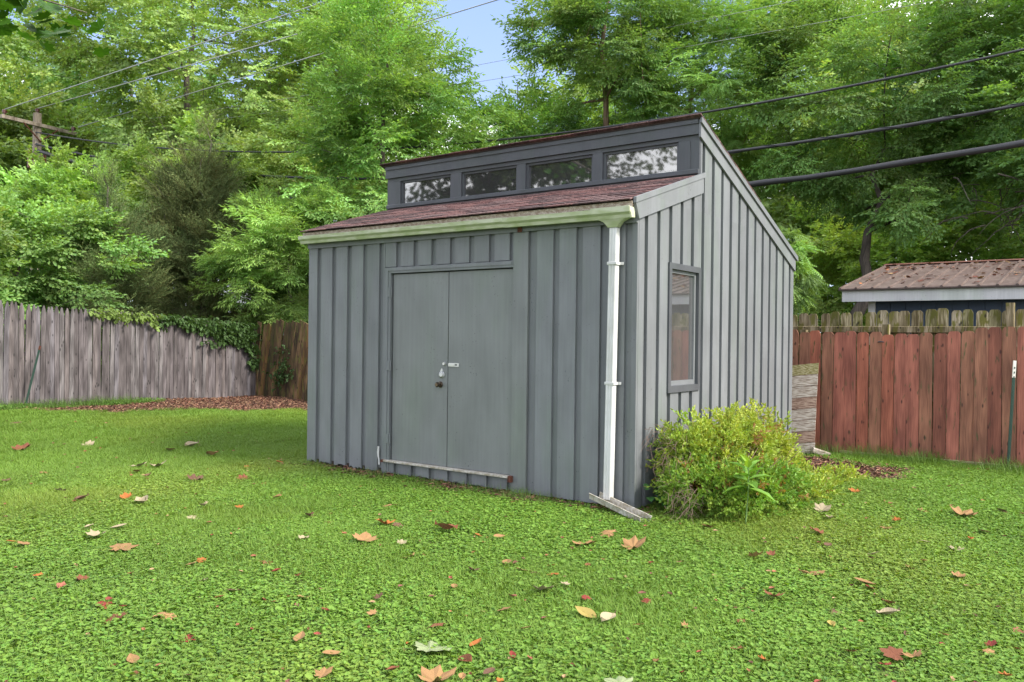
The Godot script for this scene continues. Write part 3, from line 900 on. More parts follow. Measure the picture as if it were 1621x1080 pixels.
func t_post(nm: String, label: String, base: Vector3, top: Vector3, tipmat: Material, tip: float, studs: bool) -> void:
	var o := thing(nm, label, "post", base, "steel fence posts in the yard")
	var ax := top - base
	var y := ax.normalized()
	var x := y.cross(Vector3(0.6, 0, 0.8)).normalized()
	var z := x.cross(y)
	var bas := Basis(x, y, z)
	var h := ax.length()
	var mb := MB.new()
	mb.bev(bas * Vector3(0, (h - tip) / 2, 0), Vector3(0.036, h - tip, 0.005), 0.001, bas)
	mb.bev(bas * Vector3(0, (h - tip) / 2, -0.0175), Vector3(0.005, h - tip, 0.03), 0.001, bas)
	part("post_bar", mb, M.postgreen, o)
	mb = MB.new()
	mb.bev(bas * Vector3(0, h - tip / 2, 0), Vector3(0.037, tip, 0.006), 0.001, bas)
	mb.bev(bas * Vector3(0, h - tip / 2, -0.0185), Vector3(0.006, tip, 0.03), 0.001, bas)
	part("painted_tip", mb, tipmat, o)
	if studs:
		for i in int(h / 0.055) - 1:
			mb = MB.new()
			mb.bev(bas * Vector3(0, 0.06 + i * 0.055, 0.0055), Vector3(0.012, 0.022, 0.006), 0.002, bas)
			part("stud", mb, M.postgreen, o)

func build_yard_things() -> void:
	t_post("steel_post", "green steel fence post with a white tip before the red fence", Vector3(2.345, ground_y(2.345, -4.86), -4.86), Vector3(2.40, 1.30, -4.86), M.postwhite, 0.20, true)
	t_post("steel_post", "leaning dark green steel post against the weathered stockade fence", Vector3(-11.5, 0.15, 0.07), Vector3(-11.36, 1.27, -0.12), M.rust, 0.07, false)
	t_post("steel_post", "steel post with a tan tip hidden behind the shed's far front corner", Vector3(-4.56, -0.05, -0.42), Vector3(-4.56, 1.33, -0.42), M.posttan, 0.08, false)
	# old section of planks leaning in the corner
	rng.seed = 31
	var o := thing("plank_panel", "old grey panel of crosswise planks leaning by the shed's back corner", "wood panel", Vector3(0.0, 0, -4.55))
	var lean := Basis(Vector3.RIGHT, -0.12) * Basis(Vector3.UP, 0.15)
	for i in 8:
		var mb := MB.new()
		mb.prism(PackedVector2Array([Vector2(-0.17, -0.099), Vector2(0.17, -0.047), Vector2(0.17, 0.096), Vector2(-0.17, 0.044)]), Vector3(0, 0, -0.01), Vector3.RIGHT, Vector3.UP, Vector3(0, 0, 0.02))
		var m := put("plank", mb.mesh(M.plankmoss if i == 7 else (M.plankbrown if i == 4 or i == 1 else M.plank)), o)
		m.transform = Transform3D(lean * Basis(Vector3(0, 0, 1), R(-0.012, 0.012)), lean * Vector3(R(-0.004, 0.004), 0.06 + i * 0.149, R(-0.003, 0.003)) + Vector3(0.02, 0.03, 0))
	for x in [-0.15, 0.13]:
		var mb := MB.new()
		mb.bev(lean * Vector3(x, 0.58, -0.032), Vector3(0.06, 1.15, 0.035), 0.004, lean)
		part("batten", mb, M.brown1, o)
	# a brick-sized stone at the fence foot
	var st := MB.new()
	st.bev(Vector3.ZERO, Vector3(0.22, 0.07, 0.12), 0.012)
	tag(put("stone", st.mesh(M.plank), self, Transform3D(Basis(Vector3.UP, 0.5) * Basis(Vector3(0, 0, 1), -0.3), Vector3(0.28, 0.06, -4.55))), "loose flat stone lying at the foot of the red fence", "stone")

# ---------------------------------------------------------------- neighbour's shed
func build_neighbour() -> void:
	rng.seed = 61
	var s := thing("neighbour_shed", "navy shed with white fascia and brown ribbed metal roof beyond the fences", "shed", Vector3(3.5, 0, -9))
	var o := -s.position
	var x1 := 8.2
	var mb := MB.new()
	mb.box(Vector3(0.42, -0.05, -12.2) + o, Vector3(x1 - 0.4, 2.16, -6.76) + o)
	var wl := part("wall", mb, M.navy, s)
	for i in 36:
		mb = MB.new()
		var x := 0.425 + i * 0.205
		mb.box(Vector3(x, 0.0, -6.759) + o, Vector3(x + 0.196, 2.15, -6.747) + o)
		part("siding_board", mb, M.navy, wl)
	mb = MB.new()
	mb.box(Vector3(0.32, 0, -6.80) + o, Vector3(0.419, 2.15, -6.73) + o)
	part("corner_board", mb, M.neighwhite, s)
	mb = MB.new()
	mb.box(Vector3(0.0, 2.10, -6.53) + o, Vector3(x1, 2.268, -6.50) + o)
	mb.prism(PackedVector2Array([Vector2(-6.531, 2.11), Vector2(-6.531, 2.265), Vector2(-9.46, 2.84), Vector2(-12.4, 2.265), Vector2(-12.4, 2.11), Vector2(-9.46, 2.68)]), Vector3(0.002, 0, 0) + o, Vector3(0, 0, 1), Vector3.UP, Vector3(0.025, 0, 0))
	part("fascia", mb, M.neighwhite, s)
	mb = MB.new()
	mb.prism(PackedVector2Array([Vector2(-6.46, 2.275), Vector2(-9.46, 2.862), Vector2(-12.45, 2.275), Vector2(-12.45, 2.29), Vector2(-9.46, 2.877), Vector2(-6.46, 2.29)]), Vector3(-0.04, 0, 0) + o, Vector3(0, 0, 1), Vector3.UP, Vector3(x1 + 0.08, 0, 0))
	var rf := part("roof", mb, M.metalroof, s)
	var ang := atan(0.587 / 3.0)
	var ln := 3.0 / cos(ang)
	for i in 37:
		var x := -0.02 + i * 0.2286
		mb = MB.new()
		mb.prism(PackedVector2Array([Vector2(-0.022, 0), Vector2(0.022, 0), Vector2(0.010, 0.02), Vector2(-0.010, 0.02)]), Vector3(x, 2.2895, -6.452) + o, Vector3.RIGHT, Vector3.UP, Vector3(0, 0.587, -3.0))
		part("roof_rib", mb, M.metalroof, rf)
	mb = MB.new()
	mb.prism(PackedVector2Array([Vector2(-9.30, 2.87), Vector2(-9.46, 2.905), Vector2(-9.62, 2.87), Vector2(-9.46, 2.88)]), Vector3(-0.05, 0, 0) + o, Vector3(0, 0, 1), Vector3.UP, Vector3(x1 + 0.1, 0, 0))
	part("ridge_cap", mb, M.rust, rf)
	mb = MB.new()
	mb.box(Vector3(-0.04, 2.262, -6.498) + o, Vector3(x1 + 0.04, 2.2745, -6.455) + o)
	part("roof_edge", mb, M.rot, rf)
	# dead leaves caught on the metal
	var xf := []
	var cols := []
	for i in 420:
		var t := pow(R(0, 1), 0.6)
		var z := -6.5 - t * 2.9
		var x := R(0.05, 7.5)
		xf.append(Transform3D(Basis(Vector3.UP, R(0, TAU)) * Basis(Vector3.RIGHT, R(-0.5, 0.5)) * Basis().scaled(Vector3.ONE * R(0.4, 1.0)), Vector3(x, 2.295 + (-6.46 - z) * 0.1957 + 0.008, z)))
		cols.append(pick([Color(0.22, 0.07, 0.035), Color(0.30, 0.12, 0.05), Color(0.35, 0.22, 0.1), Color(0.12, 0.045, 0.03)]))
	tag(scatter("roof_leaves", leaf_shape(0.1, 0, 4, M.fallen), xf, cols), "dead leaves littering the neighbour's metal roof", "leaf litter", "", "stuff")

func pick(a: Array):
	return a[rng.randi() % a.size()]

# ---------------------------------------------------------------- pole and lines
func line_pts(a: Vector3, dir: Vector3, b: float, c: float, s1: float, wob := 0.0) -> PackedVector3Array:
	var p := PackedVector3Array()
	var n := 44
	for i in n + 1:
		var s := s1 * i / n
		p.append(a + dir * s + Vector3(0, b * s + c * s * s + (R(-wob, wob) if wob > 0 else 0.0), 0))
	return p

func build_lines() -> void:
	rng.seed = 90
	var P := Vector3(-26.1, 0, -6.58)
	var o := thing("utility_pole", "old wooden utility pole with crossarm above the hedge trees", "utility pole", P)
	var mb := MB.new()
	mb.tube(PackedVector3Array([Vector3(0, -0.2, 0), Vector3(0, 4, 0), Vector3(0, 8.86, 0)]), PackedFloat32Array([0.19, 0.165, 0.13]), 12)
	part("pole", mb, M.pole, o)
	var arm := (Vector3(-25.9, 0, -5.36) - Vector3(-26.31, 0, -7.92)).normalized()
	var side := arm.cross(Vector3.UP)
	mb = MB.new()
	mb.bev(Vector3(0, 8.44, 0) - side * 0.16, Vector3(2.62, 0.12, 0.09), 0.01, Basis(arm, Vector3.UP, arm.cross(Vector3.UP)))
	part("crossarm", mb, M.pole, o)
	for q in [[1.2, 8.50], [-1.2, 8.50], [0.0, 8.86]]:
		mb = MB.new()
		var b: Vector3 = arm * q[0] + Vector3(0, q[1], 0) - side * (0.16 if q[0] != 0.0 else 0.0)
		mb.tube(PackedVector3Array([b, b + Vector3(0, 0.06, 0), b + Vector3(0, 0.065, 0), b + Vector3(0, 0.11, 0), b + Vector3(0, 0.115, 0), b + Vector3(0, 0.17, 0)]), PackedFloat32Array([0.03, 0.03, 0.075, 0.06, 0.085, 0.04]), 10)
		part("insulator", mb, M.insul, o)
	for k in [-1, 1]:
		mb = MB.new()
		mb.tube(PackedVector3Array([Vector3(0, 7.9, 0) - side * 0.17, Vector3(0, 8.4, 0) + arm * 0.6 * k - side * 0.2]), PackedFloat32Array([0.022, 0.022]), 6)
		part("brace", mb, M.rust, o)
		mb = MB.new()
		mb.bev(Vector3(0, 7.3, 0) + arm * 0.27 * k, Vector3(0.10, 0.62, 0.10), 0.02)
		mb.bev(Vector3(0, 7.3, 0) + arm * 0.17 * k, Vector3(0.14, 0.05, 0.06), 0.01, Basis(arm, Vector3.UP, arm.cross(Vector3.UP)))
		part("cutout_switch", mb, M.insul, o)
	var dir := Vector3(0.989, 0, -0.153)
	var specs := [
		[Vector3(-25.85, 8.66, -5.40), 0.088, 0.0, 0.016, M.wire, "power_wire", "thin grey overhead wire, uppermost of the three from the crossarm", 42.0],
		[Vector3(-26.07, 9.02, -6.58), 0.060, 0.0002, 0.016, M.wire, "power_wire", "thin grey overhead wire running from the very top of the pole", 42.0],
		[Vector3(-26.25, 8.66, -7.90), 0.087, 0.0002, 0.016, M.wire, "power_wire", "thin grey overhead wire, lowest of the three from the crossarm", 42.0],
		[Vector3(-26.0, 8.2, -6.5), -0.218, 0.0059, 0.024, M.cable, "overhead_cable", "thin black cable crossing the trees, touching the shed's peak", 36.0],
		[Vector3(-26.0, 7.8, -6.5), -0.247, 0.0062, 0.032, M.cable, "overhead_cable", "twisted black cable crossing the trees, middle of the three dark cables", 36.0],
		[Vector3(-26.0, 7.6, -6.5), -0.294, 0.00726, 0.060, M.cable, "overhead_cable", "thickest black cable, lowest of the three dark cables crossing the trees", 36.0],
		[Vector3(-24.0, 9.0, -9.4), -0.02, 0.0016, 0.006, M.wire, "phone_wire", "faint thin wire high before the trees, upper one on the shed's far side", 44.0],
		[Vector3(-24.0, 8.7, -9.4), -0.03, 0.0014, 0.006, M.wire, "phone_wire", "faint thin wire high before the trees, lower one on the shed's far side", 44.0],
	]
	for q in specs:
		var pts := line_pts(q[0], dir, q[1], q[2], q[7], 0.012 if q[3] > 0.05 else 0.0)
		var rad := PackedFloat32Array()
		for i in pts.size():
			rad.append(q[3] * (R(0.9, 1.12) if q[3] > 0.02 else 1.0))
		mb = MB.new()
		mb.tube(pts, rad, 7)
		if q[3] > 0.03 and q[3] < 0.05:
			# lashing wire wound round the bundle
			var sp := PackedVector3Array()
			var sr := PackedFloat32Array()
			for i in 600:
				var f := i / 600.0 * (pts.size() - 1)
				var k := int(f)
				var a := pts[k].lerp(pts[k + 1], f - k)
				sp.append(a + Vector3(0, cos(i * 0.35) * q[3] * 1.15, sin(i * 0.35) * q[3] * 1.15))
				sr.append(0.007)
			mb.tube(sp, sr, 4)
		tag(part(q[5], mb, q[4]), q[6], "wire" if q[4] == M.wire else "cable", "overhead lines above the yard")

# ---------------------------------------------------------------- leaves
func shade(c: Color, k: float) -> Color:
	return Color(c.r * k, c.g * k, c.b * k)

func add_leaf(mb: MB, xf: Transform3D, l: float, w: float, fold: float, full := true) -> void:
	var b := xf.origin
	var tip := xf * Vector3(l, -l * 0.12, 0)
	if full:
		var l1 := xf * Vector3(l * 0.28, fold, -w * 0.5)
		var l2 := xf * Vector3(l * 0.66, fold * 0.7, -w * 0.4)
		var r1 := xf * Vector3(l * 0.28, fold, w * 0.5)
		var r2 := xf * Vector3(l * 0.66, fold * 0.7, w * 0.4)
		var mid := xf * Vector3(l * 0.5, 0, 0)
		mb.tri(b, l1, mid); mb.tri(l1, l2, mid); mb.tri(l2, tip, mid)
		mb.tri(b, mid, r1); mb.tri(r1, mid, r2); mb.tri(r2, mid, tip)
	else:
		var le := xf * Vector3(l * 0.42, fold, -w * 0.5)
		var ri := xf * Vector3(l * 0.42, fold, w * 0.5)
		mb.tri(b, le, tip)
		mb.tri(b, tip, ri)

func twig(mb: MB, a: Vector3, b: Vector3, w: float) -> void:
	var s := (b - a).cross(Vector3.UP)
	s = (s if s.length() > 1e-4 else Vector3.RIGHT).normalized() * w
	mb.tri(a - s, a + s, b)
	mb.tri(a + Vector3(0, w, 0), a - Vector3(0, w, 0), b)

func leaf_basis(dir: Vector3, roll: float) -> Basis:
	var x := dir.normalized()
	var up := Vector3.UP - x * x.y
	up = (up if up.length() > 0.05 else Vector3.RIGHT).normalized()
	return Basis(x, up, x.cross(up)).rotated(x, roll)

# a twig with leaves, growing along +x; colours are tints on the instance colour
func spray(kind: String, sd: int, mat: Material) -> ArrayMesh:
	rng.seed = sd
	var mb := MB.new()
	var wood := Color(0.9, 0.55, 0.5)
	match kind:
		"broad", "lance", "oak":
			var arms := [[Vector3.ZERO, Vector3(0.5, -0.04, 0)]]
			for i in 5:
				var t := 0.08 + i * 0.085
				var sgn := 1.0 if i % 2 else -1.0
				arms.append([Vector3(t, -t * 0.08, 0), Vector3(t + R(0.12, 0.22), R(-0.07, 0.05), sgn * R(0.14, 0.26))])
			for a in arms:
				mb.col = wood
				twig(mb, a[0], a[1], 0.003)
				var d: Vector3 = a[1] - a[0]
				var nl := 6 if a[0] != Vector3.ZERO else 8
				for k in nl:
					var t := (k + 0.6) / nl
					var sg := 1.0 if k % 2 else -1.0
					var ld := d.normalized().rotated(Vector3.UP, sg * R(0.5, 1.1)) + Vector3(0, R(-0.6, 0.35), 0)
					if k == nl - 1:
						ld = d
					var v := R(0.72, 1.28)
					mb.col = Color(v * R(0.9, 1.15), v, v * R(0.8, 1.1))
					var bs := leaf_basis(ld, R(-0.9, 0.9))
					var xf := Transform3D(bs, a[0] + d * t)
					if kind == "broad":
						add_leaf(mb, xf, R(0.075, 0.115), R(0.048, 0.07), R(-0.004, 0.012))
					elif kind == "oak":
						add_leaf(mb, xf, R(0.075, 0.125), R(0.035, 0.055), R(0.0, 0.012), false)
					else:
						add_leaf(mb, xf, R(0.10, 0.16), R(0.022, 0.034), R(0.0, 0.008), false)
		"pinnate":
			for q in 4:
				var yaw := -0.9 + q * 0.6 + R(-0.15, 0.15)
				var d := Vector3(cos(yaw), R(0.0, 0.25), sin(yaw))
				var ln := R(0.36, 0.52)
				var prev := Vector3(0.02, 0, 0)
				mb.col = Color(1.0, 0.75, 0.5)
				var pts := [prev]
				for k in 12:
					var t := (k + 1) / 12.0
					pts.append(Vector3(0.02, 0, 0) + d * ln * t + Vector3(0, -0.22 * t * t * ln * 1.6, 0))
				for k in 12:
					twig(mb, pts[k], pts[k + 1], 0.003)
				var v0 := R(0.8, 1.2)
				for k in range(2, 13):
					var dd: Vector3 = (pts[k] - pts[k - 1]).normalized()
					for sg in [-1.0, 1.0]:
						var ld := dd.rotated(Vector3.UP, sg * 1.15) + Vector3(0, R(-0.3, 0.0), 0)
						var v := v0 * R(0.85, 1.15)
						mb.col = Color(v, v, v * 0.95)
						add_leaf(mb, Transform3D(leaf_basis(ld, R(-0.35, 0.35)), pts[k]), R(0.075, 0.10) * (1.0 - 0.3 * absf(k - 7) / 6.0), R(0.024, 0.032), 0.004, false)
		"juniper":
			for q in 9:
				var t := q / 9.0
				var sg := 1.0 if q % 2 else -1.0
				var a := Vector3(t * 0.42, t * 0.10, 0)
				var b := a + Vector3(R(0.08, 0.16), R(0.02, 0.12), sg * R(0.03, 0.15))
				mb.col = wood
				twig(mb, a, b, 0.003)
				for k in 9:
					var p := a.lerp(b, (k + 0.5) / 9.0)
					var ld := (b - a).normalized() + Vector3(R(-0.8, 0.8), R(-0.6, 0.8), R(-0.8, 0.8))
					var v := R(0.7, 1.3)
					mb.col = Color(v, v, v)
					add_leaf(mb, Transform3D(leaf_basis(ld, R(-1.5, 1.5)), p), R(0.035, 0.065), R(0.007, 0.012), 0.003, false)
		"fine":
			for q in 5:
				var a := Vector3(q * 0.02 - 0.02, 0, 0)
				var b := a + Vector3(R(0.06, 0.13), R(-0.07, 0.07), R(-0.09, 0.09))
				mb.col = Color(1.1, 0.5, 0.4)
				twig(mb, a, b, 0.0014)
				for k in 9:
					var p := a.lerp(b, (k + 1.0) / 9.0)
					var ld := (b - a).normalized() * 0.7 + Vector3(R(-0.8, 0.8), R(-0.8, 0.8), R(-0.8, 0.8))
					var v := R(0.75, 1.25)
					mb.col = Color(v * R(0.9, 1.2), v, v * R(0.7, 1.1))
					add_leaf(mb, Transform3D(leaf_basis(ld, R(-0.8, 0.8)), p), R(0.026, 0.044), R(0.018, 0.028), 0.003, false)
		"sycamore":
			for q in 6:
				var a := Vector3(q * 0.1, -q * 0.01, 0)
				var sg := 1.0 if q % 2 else -1.0
				mb.col = wood
				twig(mb, a, a + Vector3(0.1, 0, 0), 0.004)
				var ld := Vector3(0.5, R(-0.7, 0.0), sg * 0.8)
				twig(mb, a, a + ld.normalized() * 0.06, 0.002)
				var v := R(0.75, 1.25)
				mb.col = Color(v, v, v * 0.9)
				add_lobed(mb, Transform3D(leaf_basis(ld, R(-0.5, 0.5)), a + ld.normalized() * 0.05), R(0.13, 0.19), 0.12)
		"ivy":
			for q in 12:
				var a := Vector3(q * 0.03, 0, 0)
				var ld := Vector3(R(0.0, 0.6), R(-0.9, -0.2), R(-0.8, 0.8))
				var v := R(0.7, 1.3)
				mb.col = Color(v, v, v)
				add_leaf(mb, Transform3D(leaf_basis(ld, R(-0.4, 0.4)), a + Vector3(0, R(-0.03, 0.03), R(0.0, 0.03))), R(0.05, 0.085), R(0.045, 0.07), 0.006)
	return mb.mesh(mat)

const LOBES := [[0.0, 0.30], [0.35, 0.62], [0.62, 0.82], [0.86, 0.64], [1.10, 0.82], [1.32, 1.0], [1.62, 0.72], [1.9, 0.84], [2.22, 0.98], [2.5, 0.74], [2.8, 0.86], [3.1416, 1.08]]

# a maple-like leaf in the xz plane, stalk at the origin, tip along +x
func add_lobed(mb: MB, xf: Transform3D, size: float, curl: float, wob := 0.0) -> void:
	var P := []
	for side in 2:
		for i in LOBES.size():
			var q: Array = LOBES[i] if side == 0 else LOBES[LOBES.size() - 1 - i]
			var a: float = PI - q[0]
			if side == 1:
				a = -a
			var r: float = q[1] * size * 0.56
			var p := Vector3(size * 0.42 + cos(a) * r, 0, sin(a) * r)
			p.y = curl * (p.z * p.z + (p.x - size * 0.42) * (p.x - size * 0.42) * 0.7) / size * 1.6 + (R(-wob, wob) * size if wob > 0 else 0.0)
			P.append(xf * p)
	var ctr := xf * Vector3(size * 0.42, 0, 0)
	for i in P.size():
		mb.tri(ctr, P[i], P[(i + 1) % P.size()])

func leaf_shape(size: float, variant: int, sd: int, mat: Material) -> ArrayMesh:
	rng.seed = 400 + sd + variant * 17
	var mb := MB.new()
	var curl: float = [0.12, 0.35, -0.3, 0.6][variant % 4]
	if variant < 4:
		add_lobed(mb, Transform3D(Basis(), Vector3(-size * 0.45, 0.004, 0)), size, curl, 0.035)
		mb.col = Color(0.8, 0.7, 0.6)
		mb.tube(PackedVector3Array([Vector3(-size * 0.4, 0.005, 0), Vector3(-size * 0.65, 0.02, size * 0.05), Vector3(-size * 0.85, 0.012, size * 0.02)]), PackedFloat32Array([0.0016, 0.0014, 0.001]), 4)
	else:
		# narrow leaf, rolled or dished
		var n := 9
		for i in n - 1:
			for s in [-1.0, 1.0]:
				var q := []
				for k in [i, i + 1]:
					var t := float(k) / (n - 1)
					var w := sin(PI * pow(t, 0.85)) * size * 0.27
					var x := (t - 0.5) * size
					q.append(Vector3(x, 0.006 + 1.2 * (t - 0.5) * (t - 0.5) * size * (0.3 if variant == 4 else 0.9), 0))
					q.append(Vector3(x, 0.006 + w * (0.35 if variant == 4 else 0.8) + 1.2 * (t - 0.5) * (t - 0.5) * size * 0.3, s * w))
				mb.tri(q[0], q[1], q[3])
				mb.tri(q[0], q[3], q[2])
	return mb.mesh(mat)

# ---------------------------------------------------------------- trees
var sprays := {}

func blob(dirv: Vector3, k: float, nz: FastNoiseLite, sd: float) -> float:
	return 0.80 + k * nz.get_noise_3d(dirv.x * 3.0 + sd, dirv.y * 3.0, dirv.z * 3.0)

# crown centre and radii in world axes; boughs carry the sprays so that clumps and gaps form
func tree(nm: String, label: String, base: Vector3, cc: Vector3, cr: Vector3, o := {}) -> Node3D:
	var sd: int = o.get("seed", 1)
	rng.seed = sd * 131 + 7
	base.y = ground_y(base.x, base.z) - 0.1
	var t := thing(nm, label, o.get("category", "tree"), base, o.get("group", "trees around the yard"))
	var nz := noise(sd, 0.5, 2)
	var tr: float = o.get("tr", 0.14)
	var mb := MB.new()
	var top := cc + Vector3(R(-0.1, 0.1) * cr.x, cr.y * o.get("leader", 0.45), R(-0.1, 0.1) * cr.z)
	var tp := PackedVector3Array()
	var trd := PackedFloat32Array()
	var steps := 9
	for i in steps + 1:
		var f := float(i) / steps
		var p := base.lerp(top, f)
		p += Vector3(nz.get_noise_2d(f * 6.0, 3.0), 0, nz.get_noise_2d(f * 6.0, 50.0)) * cr.x * 0.16 * sin(PI * f)
		tp.append(p)
		trd.append(tr * (1.35 if i == 0 else lerpf(1.0, 0.16, pow(f, 0.9))))
	var loc := PackedVector3Array()
	for p in tp:
		loc.append(p - base)
	mb.tube(loc, trd, 9)
	part("trunk", mb, o.get("bark", M.bark), t)
	# boughs
	var nb: int = int(o.get("boughs", 60) * 1.15)
	var per: int = int(o.get("per", 34) * 0.58)
	var rb: float = o.get("rb", 0.25) * (cr.x + cr.y + cr.z) / 3.0
	var kind: String = o.get("spray", "broad")
	var col: Color = o.get("col", Color(0.08, 0.13, 0.028)) * 2.75
	var vary: float = o.get("vary", 0.34)
	var scale: float = o.get("scale", 1.0)
	var droop: float = o.get("droop", 0.15)
	var flat: float = o.get("flat", 0.5)
	var cone: float = o.get("cone", 0.0)
	var tone: float = o.get("hue", R(0.50, 0.76))
	var limbs := MB.new()
	var xfs := []
	var cols := []
	var ends := []
	var warm: Color = o.get("warm", Color(1.14, 1.06, 0.8))
	for b in nb:
		var d := Vector3(R(-1, 1), R(-1, 1), R(-1, 1))
		while d.length() > 1.0 or d.length() < 0.1:
			d = Vector3(R(-1, 1), R(-1, 1), R(-1, 1))
		var rr := pow(d.length(), 0.55)
		d = d.normalized()
		rr *= blob(d, o.get("lump", 0.6), nz, sd * 3.7)
		if R(0, 1) < 0.14:
			rr *= R(1.1, 1.32)
		var q := d * rr
		if cone > 0.0:
			var k := 1.0 - cone * (q.y * 0.5 + 0.5)
			q.x *= k
			q.z *= k
		var c := cc + q * cr
		if c.y < base.y + o.get("low", 0.7):
			c.y = base.y + o.get("low", 0.7) + R(0, 0.5)
		ends.append(c)
		var bt := R(1.0 - vary, 1.0 + vary)
		var bc := col.lerp(col * warm, R(0, 1))
		var hue := tone + R(-0.08, 0.08)
		bc = Color(lerpf(bc.r, bc.g * hue, 0.7) * bt, bc.g * bt, lerpf(bc.b, bc.g * 0.36, 0.75) * bt)
		var rbb := rb * R(0.65, 1.25)
		for s in per:
			var u := Vector3(R(-1, 1), R(-1, 1), R(-1, 1))
			while u.length() > 1.0:
				u = Vector3(R(-1, 1), R(-1, 1), R(-1, 1))
			var p := c + Vector3(u.x, u.y * flat, u.z) * rbb
			var outw := (u * 0.9 + d * 0.7 + Vector3(0, o.get("rise", 0.0) - droop, 0) + Vector3(R(-0.4, 0.4), R(-0.25, 0.25), R(-0.4, 0.4)))
			outw.y *= 0.75
			if cone > 0.3:
				outw = Vector3(d.x, R(0.1, 0.7), d.z) + u * 0.5
			var k := scale * R(0.7, 1.25)
			var bs := leaf_basis(outw, R(-0.5, 0.5)).scaled(Vector3.ONE * k)
			xfs.append(Transform3D(bs, p - bs.x * 0.25 - base))
			var cv := R(0.86, 1.14)
			cols.append(Color(bc.r * cv, bc.g * cv, bc.b * cv))
	# limbs: each bough hangs on the nearest stretch of wood that lies closer to the trunk
	var wood := []
	for i in range(2, steps + 1):
		wood.append([tp[i], trd[i] * 0.6])
	ends.sort_custom(func(p, q): return Vector2(p.x - cc.x, p.z - cc.z).length() < Vector2(q.x - cc.x, q.z - cc.z).length())
	for c in ends:
		var best := 0
		var bd := 1e9
		for i in wood.size():
			var w: Vector3 = wood[i][0]
			var dd := w.distance_to(c) + maxf(0.0, w.y - c.y) * 0.8
			if dd < bd and w.distance_to(c) > 0.15:
				bd = dd
				best = i
		var a: Vector3 = wood[best][0]
		var r0 := clampf(wood[best][1], 0.008, 0.10)
		var mid := a.lerp(c, 0.5) + Vector3(R(-0.3, 0.3), R(-0.1, 0.3), R(-0.3, 0.3)) * a.distance_to(c) * 0.5
		var lp := PackedVector3Array()
		var lr := PackedFloat32Array()
		var r1 := maxf(r0 * 0.5, 0.005)
		for i in 6:
			var f := i / 5.0
			var p := a.lerp(mid, f).lerp(mid.lerp(c, f), f)
			lp.append(p - base)
			lr.append(lerpf(r0, r1, f))
			if i == 3 or i == 5:
				wood.append([p, lerpf(r0, r1, f) * 0.75])
		limbs.tube(lp, lr, 5, false)
	part("limbs", limbs, o.get("bark", M.bark), t)
	tag(scatter("crown", sprays[kind][sd % 3], xfs, cols, t), "", "", "", "stuff")
	return t

